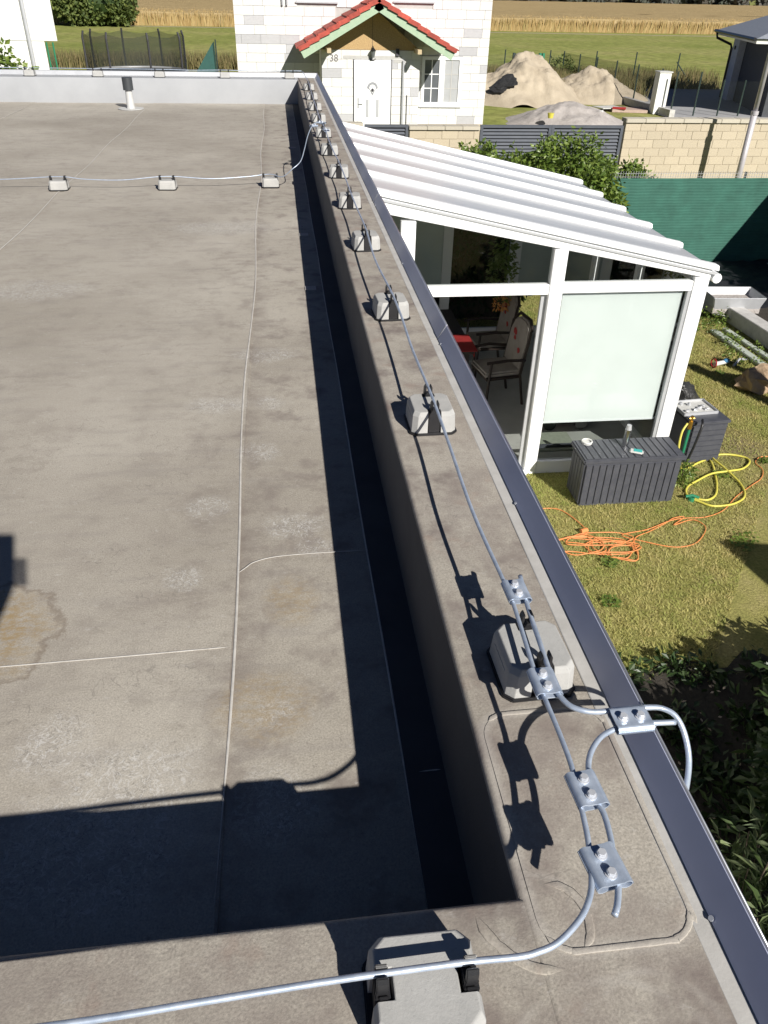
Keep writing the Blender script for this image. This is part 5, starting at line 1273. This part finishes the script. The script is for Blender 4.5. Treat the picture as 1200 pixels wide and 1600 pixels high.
MB().add([(hx0-.5,hy-.6,5.3),(hx1+.5,hy-.6,5.3),(hx1+.5,hy+4,8),(hx0-.5,hy+4,8),(hx1+.5,hy+8.6,5.3),(hx0-.5,hy+8.6,5.3)], [(0,1,2,3),(3,2,4,5),(0,5,4,1)]).build('main_roof', M['rooftile'], hw)

# ------------------------------------------------------------------ left: white wall house, shrub, trampoline, tent, bush
lh = thing('white_rendered_house', (-9,26,0), 'plain white rendered house wall with a grey downpipe at the left edge', 'house')
MB().prism([(-16,26),(-6.38,26),(-9.4,34),(-18,34)], 'z', 0, 3.12).build('ground_floor_wall', M['render'], lh)
MB().prism([(-16,25.98),(-6.02,25.98),(-9.0,34),(-18,34)], 'z', 3.1205, 7).build('upper_wall', M['render'], lh)
MB().tube([(-6.76,25.93,0),(-6.76,25.93,7)], .055, 10).build('downpipe', M['ltgrey'], lh, smooth=True)
fg = thing('leafy_tree', (-6.15,20,0), 'broad leaved green tree top in front of the white wall at the left edge', 'tree')
leafpart('crown', [(-6.2,20,2.75,.7,.6,.75),(-5.55,20,2.5,.5,.5,.5),(-6.9,20,3.0,.6,.5,.6)], 2600, .13, M['hedge'], fg, 61, aspect=.6)
MB().tube([(-6.2,20,0),(-6.2,20,2.6)], .07, 8, True, .03).build('trunk', M['bark'], fg)
TY = 45; tm_ = thing('trampoline', (-6.6,TY,0), 'round trampoline with a black safety net behind the far parapet', 'trampoline')
cxT, rT = -6.8, 2.36
ringp = [(cxT+rT*math.cos(k*math.pi/12), TY+rT*math.sin(k*math.pi/12)) for k in range(24)]
MB().tube([(x,y,.88) for x,y in ringp]+[(ringp[0][0],ringp[0][1],.88)], .07, 8).build('frame_ring', M['ltgrey'], tm_, smooth=2)
MB().prism(ringp, 'z', .84, .87).build('jump_mat', M['black'], tm_)
for k in range(8):
    a = R(22.5+45*k); x, y = cxT+rT*1.03*math.cos(a), TY+rT*1.03*math.sin(a)
    MB().tube([(x,y,0),(x,y,2.35),(cxT+rT*1.0*math.cos(a),TY+rT*1.0*math.sin(a),2.6)], .05, 6).build('net_pole', M['net'], tm_)
mb = MB()
for k in range(25):
    a = R(22.5+15*k); sag = .10*abs(math.sin(R(4*15*k))) ; 
    for zz in (.9, 2.52-(.12 if k % 3 else 0)): mb.v.append((cxT+rT*math.cos(a), TY+rT*math.sin(a), zz))
for k in range(24): mb.f.append((2*k,2*k+2,2*k+3,2*k+1))
mb.build('safety_net', M['netmesh'], tm_)
tn = thing('green_tent', (-3.7,45,0), 'small dark green tarpaulin tent just right of the trampoline', 'tent')
MB().add([(-4.6,44.5,0),(-3.0,44.5,0),(-3.05,44.6,2.15),(-4.6,46,0),(-3.0,46,0),(-3.05,45.9,2.15)], [(0,1,2),(3,5,4),(0,2,5,3),(1,4,5,2)]).build('canopy', mat('dark_green_tarp', (.02,.09,.075)), tn)
MB().cyl((-2.9,44.6,0), (-2.9,44.6,2.3), .035, 6).build('pole', M['darkpost'], tn)
gp = thing('left_garden_fence', (-9,45,0), 'green post and mesh panel beside the white wall at the left', 'fence')
for x in (-11.2,-10.9): MB().cyl((x,46,0), (x,46,2.0), .04, 6).build('post', M['greenplastic'], gp)
MB().add([(-11.9,46,.2),(-10.9,46,.2),(-10.9,46,1.8),(-11.9,46,1.8)], [(0,1,2,3)]).build('mesh_panel', M['wiremesh'], gp)
bt_ = thing('round_field_tree', (-21.5,117,0), 'large round green bush at the edge of the corn field', 'tree')
rr_ = random.Random(71); bl_ = [(-21.5,117,3.6,5.0,4.2,3.6)]
for _ in range(22): bl_.append((-21.5+rr_.uniform(-4.4,4.4), 115.6+rr_.uniform(-2,2), rr_.uniform(1,6.2), 1.7, 1.6, 1.4))
leafpart('crown', bl_, 15000, .42, M['bush'], bt_, 71, shell=.5, aspect=.7)
MB().ell((-21.5,117,3.3), (4.5,3.6,2.9), 16, 10, .3, 3).build('inner_foliage', M['dark'], bt_)
for k in range(4): MB().tube([(-21.5+k*.3,117,0),(-21.5+(k-1.5)*1.8,117,4)], .2, 6, True, .08).build('trunk', M['bark'], bt_)

# ------------------------------------------------------------------ shaded shrubs and bed at the lower right
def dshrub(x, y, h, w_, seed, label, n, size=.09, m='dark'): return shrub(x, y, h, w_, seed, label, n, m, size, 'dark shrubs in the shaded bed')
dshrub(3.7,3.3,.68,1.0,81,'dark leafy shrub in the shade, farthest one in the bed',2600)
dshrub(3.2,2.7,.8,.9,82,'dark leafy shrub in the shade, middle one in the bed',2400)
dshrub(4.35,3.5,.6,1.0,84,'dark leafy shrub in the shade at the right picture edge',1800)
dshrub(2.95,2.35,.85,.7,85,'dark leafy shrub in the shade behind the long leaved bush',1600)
def oleander(x, y, h, seed, label):
    t = thing('long_leaved_bush', (x,y,0), label, 'shrub'); rr_ = random.Random(seed); vs = []; fs = []
    for s in range(30):
        a = rr_.random()*6.28; tip = Vector((x+.38*math.cos(a)*rr_.random()**.5, y+.42*math.sin(a)*rr_.random()**.5, h*rr_.uniform(.6,1.0)))
        base = Vector((x+.05*math.cos(a), y+.05*math.sin(a), 0))
        MB().tube([base, (base+tip)/2+Vector((0,0,.05)), tip], .007, 5, True, .003).build('stem', M['bark'], t) if s < 12 else None
        for k in range(16):
            f = rr_.uniform(.45,1.02); p = base.lerp(tip, f); b = rr_.random()*6.28
            ax = Vector((math.cos(b), math.sin(b), rr_.uniform(-.1,.9))).normalized(); sd = ax.cross(Vector((0,0,1))).normalized(); L = rr_.uniform(.09,.17); W = L*.085
            dr_ = Vector((0,0,-.25*L)); n = len(vs)
            vs += [p, p+ax*L*.45+sd*W, p+ax*L+dr_, p+ax*L*.45-sd*W]; fs += [(n,n+1,n+2),(n,n+2,n+3)]
    stuffobj('foliage', [tuple(Vector(v)-Vector((x,y,0))) for v in vs], fs, M['oleander'], t, kind=None)
M['oleander'] = leafmat('oleander_leaf', [(.06,.10,.03), (.10,.15,.05), (.22,.27,.13), (.05,.08,.03)], .4, .3)
oleander(2.34,1.98,1.08,91,'long leaved sunlit green bush at the lower right edge')
oleander(2.22,1.42,1.0,92,'long leaved green bush lowest at the right edge, under the roof corner')
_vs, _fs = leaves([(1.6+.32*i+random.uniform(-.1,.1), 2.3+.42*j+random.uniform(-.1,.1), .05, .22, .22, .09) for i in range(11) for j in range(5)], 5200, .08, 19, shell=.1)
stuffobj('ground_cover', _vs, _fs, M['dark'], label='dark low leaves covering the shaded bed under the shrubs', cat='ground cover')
rnd = random.Random(17); vs = []; fs = []
for _ in range(150):
    x, y = rnd.uniform(1.4,3.4), rnd.uniform(2.0,3.9); p = Vector((x,y,.02+.04*rnd.random())); a = rnd.random()*6.28; L = rnd.uniform(.03,.06); ax = Vector((math.cos(a),math.sin(a),rnd.uniform(-.2,.5))); sd = Vector((-math.sin(a),math.cos(a),rnd.uniform(-.4,.4)))*.5
    n = len(vs); vs += [p, p+ax*L*.5+sd*L*.5, p+ax*L, p+ax*L*.5-sd*L*.5]; fs += [(n,n+1,n+2),(n,n+2,n+3)]
stuffobj('fallen_leaves', vs, fs, M['dryleaf'], label='pale dry leaves fallen on the dark bed', cat='leaves')

# trees and structures just outside the picture that throw the shade seen in it
def tree(x, y, h, w_, seed, label, n=5200, zmin=.25):
    t = thing('garden_tree', (x,y,0), label, 'tree', 'garden trees outside the picture'); rr_ = random.Random(seed); bl_ = []
    for _ in range(16): bl_.append((x+rr_.uniform(-.36,.36)*w_, y+rr_.uniform(-.3,.3)*w_, h*rr_.uniform(zmin+.12,.86), w_*.24, w_*.24, h*.16))
    leafpart('crown', bl_, n, .16, M['dark'], t, seed, shell=.2, aspect=.6)
    MB().tube([(x,y,0),(x+.1,y,h*.4),(x,y,h*.8)], .10, 8, True, .03).build('trunk', M['bark'], t)
tree(4.15,-.6,3.55,1.7,101,'leafy tree behind the photographer, nearest the roof edge')
tree(5.0,-.4,3.0,1.9,102,'leafy tree behind the photographer, second from the roof edge')
tree(6.6,-.5,3.0,2.0,103,'leafy tree behind the photographer, third from the roof edge')
tree(4.3,.5,2.3,1.6,104,'low leafy tree at the right of the photographer, beside the bed', 4000, .0)
tree(5.6,1.0,2.4,1.6,105,'low leafy tree farther right of the photographer', 4000, .0)
tree(11.8,9.6,4.6,3.4,106,'broad tree right of the garden shading the dark bed and fence', 9000, .05)
sd_ = thing('shade_building', (12.8,8.2,0), 'unseen gabled building shaped to throw the slanted shade on the green fence', 'shed')  # unseen building, roof slope shaped for the slanted shadow on the cloth fence
MB().b2((10.2,9.2,0), (14.2,12.2,2.0)).build('wall', M['plank'], sd_)
MB().prism([(9.85,2.0),(14.4,2.0),(11.4,4.4)], 'y', 9.0, 12.4).build('roof', M['slate'], sd_)
pl_ = thing('shadow_post', (7.4,6.3,0), 'unseen wooden post outside the right edge that throws a narrow shadow strip on the lawn', 'post')  # unseen posts, set where their narrow shadows reach the lawn
MB().b2((7.32,6.22,0), (7.50,6.40,2.55)).build('post', M['timber'], pl_)
pl2 = thing('shadow_post', (7.9,6.6,0), 'second unseen wooden post outside the right edge, for the other shadow strip', 'post')
MB().b2((7.83,6.5,0), (7.97,6.64,2.5)).build('post', M['timber'], pl2)
pg = thing('shade_canopy', (6.6,1.9,0), 'unseen canvas canopy added to cast the triangle of shade on the lawn', 'pavilion')  # canopy added out of view for the straight-edged shade on the lawn
MB().prism([(5.58,2.45),(7.6,2.0),(7.6,.4),(5.9,.8)], 'z', 2.25, 2.33).build('canopy', M['canvas'], pg)
for x, y in ((5.75,2.3),(7.5,1.9),(7.5,.5),(6.0,.9)): MB().cyl((x,y,0), (x,y,2.25), .035, 8).build('pole', M['ltgrey'], pg)

# ------------------------------------------------------------------ the photographer on a ladder behind the camera
def skinned(name, vs, es, rad, m, parent=None, sub=2, root=0):
    me = bpy.data.meshes.new(name); me.from_pydata(vs, es, []); me.update()
    o = bpy.data.objects.new(name, me); COL.objects.link(o)
    sk = o.modifiers.new('skin','SKIN'); ss = o.modifiers.new('sub','SUBSURF'); ss.levels = sub; ss.render_levels = sub
    for i, r in enumerate(rad):
        sv = me.skin_vertices[0].data[i]; sv.radius = r if isinstance(r, tuple) else (r, r); sv.use_root = (i == root)
    bpy.context.view_layer.update(); dg = bpy.context.evaluated_depsgraph_get()
    me2 = bpy.data.meshes.new_from_object(o.evaluated_get(dg)); me2.materials.clear(); me2.materials.append(m)
    me2.polygons.foreach_set('use_smooth', [True]*len(me2.polygons))
    bpy.data.objects.remove(o); o = bpy.data.objects.new(name, me2); COL.objects.link(o)
    if parent: o.parent = parent
    return o
def person():
    hz = 4.52
    bx_, by_ = -.66, -.42
    J = {'pel':(bx_,by_-.02,3.60),'bel':(bx_,by_,3.78),'chest':(bx_+.01,by_+.02,4.02),'neck':(bx_+.03,by_+.05,4.24),'headb':(bx_+.05,by_+.08,4.34),'head':(bx_+.06,by_+.10,4.45),'top':(bx_+.06,by_+.09,4.54),
         'shR':(bx_+.19,by_+.04,4.16),'elR':(bx_+.24,by_+.14,4.0),'wrR':(-.05,-.125,4.355),'haR':(-.004,-.065,4.425),
         'shL':(bx_-.17,by_+.02,4.16),'elL':(bx_-.24,by_-.02,3.90),'wrL':(bx_-.18,by_+.14,3.74),'haL':(bx_-.16,by_+.20,3.70),
         'hipR':(bx_+.10,by_-.02,3.54),'knR':(bx_+.11,by_+.04,3.12),'anR':(bx_+.11,by_-.02,2.72),'toR':(bx_+.11,by_+.14,2.67),
         'hipL':(bx_-.10,by_-.02,3.54),'knL':(bx_-.11,by_+.0,3.10),'anL':(bx_-.11,by_-.03,2.72),'toL':(bx_-.11,by_+.13,2.67)}
    rad = {'pel':(.15,.11),'bel':(.14,.10),'chest':(.16,.11),'neck':.055,'headb':.065,'head':(.082,.098),'top':(.06,.07),'shR':.062,'elR':.045,'wrR':.030,'haR':(.036,.018),'shL':.062,'elL':.045,'wrL':.030,'haL':(.036,.018),
           'hipR':.088,'knR':.062,'anR':.042,'toR':.036,'hipL':.088,'knL':.062,'anL':.042,'toL':.036}
    ks = list(J); E = [('pel','bel'),('bel','chest'),('chest','neck'),('neck','headb'),('headb','head'),('head','top'),('chest','shR'),('shR','elR'),('elR','wrR'),('wrR','haR'),('chest','shL'),('shL','elL'),('elL','wrL'),('wrL','haL'),
         ('pel','hipR'),('hipR','knR'),('knR','anR'),('anR','toR'),('pel','hipL'),('hipL','knL'),('knL','anL'),('anL','toL')]
    t = thing('person', (0,0,0), 'person in dark work clothes on a ladder, holding up a phone', 'person')
    body = skinned('body', [J[k] for k in ks], [(ks.index(a), ks.index(b)) for a, b in E], [rad[k] for k in ks], M['skin'], t)
    def sub(name, keys, extra, m):
        kk = list(keys); ee = [(kk.index(a), kk.index(b)) for a, b in E if a in kk and b in kk]
        rr = [tuple(x+extra for x in rad[k]) if isinstance(rad[k], tuple) else rad[k]+extra for k in kk]
        skinned(name, [J[k] for k in kk], ee, rr, m, t)
    sub('jacket', ('pel','bel','chest','neck','shR','elR','wrR','shL','elL','wrL'), .014, M['jacket'])
    sub('trousers', ('pel','bel','hipR','knR','anR','hipL','knL','anL'), .012, M['trousers'])
    for k in ('toR','toL'):
        x, y, z_ = J[k]; MB().box((x, y-.07, z_+.0), (.095,.29,.08)).build('shoe', M['black'], t, bevel=.025, smooth=True)
    hx, hy_, hz_ = J['head']
    MB().ell((hx, hy_-.022, hz_+.035), (.088,.098,.085), 16, 10, .12, 3).build('hair', M['hair'], t, smooth=2)
    for s in (-1,1):
        MB().ell((hx+s*.032, hy_+.092, hz_+.005), (.014,.010,.010), 10, 6).build('eye', M['offwhite'], t, smooth=2)
        MB().ell((hx+s*.085, hy_+.0, hz_-.01), (.012,.02,.032), 10, 6).build('ear', M['skin'], t, smooth=2)
    MB().tube([(hx,hy_+.095,hz_+.012),(hx,hy_+.112,hz_-.022)], .010, 8, True, .014).build('nose', M['skin'], t, smooth=2)
    MB().ell((hx, hy_+.088, hz_-.05), (.026,.008,.007), 10, 6).build('mouth', mat('lips', (.35,.12,.10)), t, smooth=2)
    # five fingers closing round the phone, and the resting left hand
    P0 = Vector(J['haR'])
    for k in range(4):
        a = P0 + RX*(.012) + UX*(-.02+.019*k) ; skinned('finger', [tuple(a), tuple(a+_f*.028+RX*.022), tuple(a+_f*.048-RX*.004), tuple(a+_f*.050-RX*(.022-.003*abs(k-1.5)))], [(0,1),(1,2),(2,3)], [.009,.0085,.008,.007], M['skin'], t, 1)
    a = P0 - UX*.03; skinned('thumb', [tuple(a), tuple(a-RX*.03+_f*.02), tuple(a-RX*.05+_f*.03+UX*.02)], [(0,1),(1,2)], [.011,.010,.008], M['skin'], t, 1)
    P1 = Vector(J['haL'])
    for k in range(4):
        a = P1 + Vector((-.024+.016*k,.01,0)); skinned('finger', [tuple(a), tuple(a+Vector((0,.04,-.004))), tuple(a+Vector((0,.06-.004*abs(k-1.5),-.024))), tuple(a+Vector((0,.058,-.042)))], [(0,1),(1,2),(2,3)], [.009,.0085,.008,.007], M['skin'], t, 1)
    a = P1 + Vector((.026,-.01,0)); skinned('thumb', [tuple(a), tuple(a+Vector((.022,.03,-.006))), tuple(a+Vector((.02,.05,-.02)))], [(0,1),(1,2)], [.011,.010,.008], M['skin'], t, 1)
    ph = thing('mobile_phone', tuple(CAM - _f*.014), 'dark mobile phone held up in the right hand', 'phone')
    c = CAM - _f*.014 - UX*.055 - RX*.02
    MB().box(c, (.074,.152,.008), M3=Matrix((RX, UX, -_f)).transposed()).build('case', M['black'], ph, bevel=.003)
    MB().box(c - _f*.0048, (.068,.144,.0008), M3=Matrix((RX, UX, -_f)).transposed()).build('screen', M['pane'], ph)
    ld = thing('ladder', (bx_,by_+.06,0), 'aluminium ladder leaning on the near outer wall', 'ladder')
    for s in (-1,1): MB().tube([(bx_+s*.21,-1.15,0),(bx_+s*.21,.155,T+.05)], .022, 8).build('stile', M['ltgrey'], ld)
    for k in range(12):
        f = (k+.8)/13.0; MB().tube([(bx_-.205,-1.15+1.305*f,(T+.05)*f),(bx_+.205,-1.15+1.305*f,(T+.05)*f)], .014, 8).build('rung', M['ltgrey'], ld)
person()

# ------------------------------------------------------------------ render
S.render.engine = 'CYCLES'
S.cycles.max_bounces = 8; S.cycles.transparent_max_bounces = 16
print('objects', len(bpy.data.objects), 'tris', sum(len(o.data.polygons) for o in bpy.data.objects if o.type == 'MESH'))
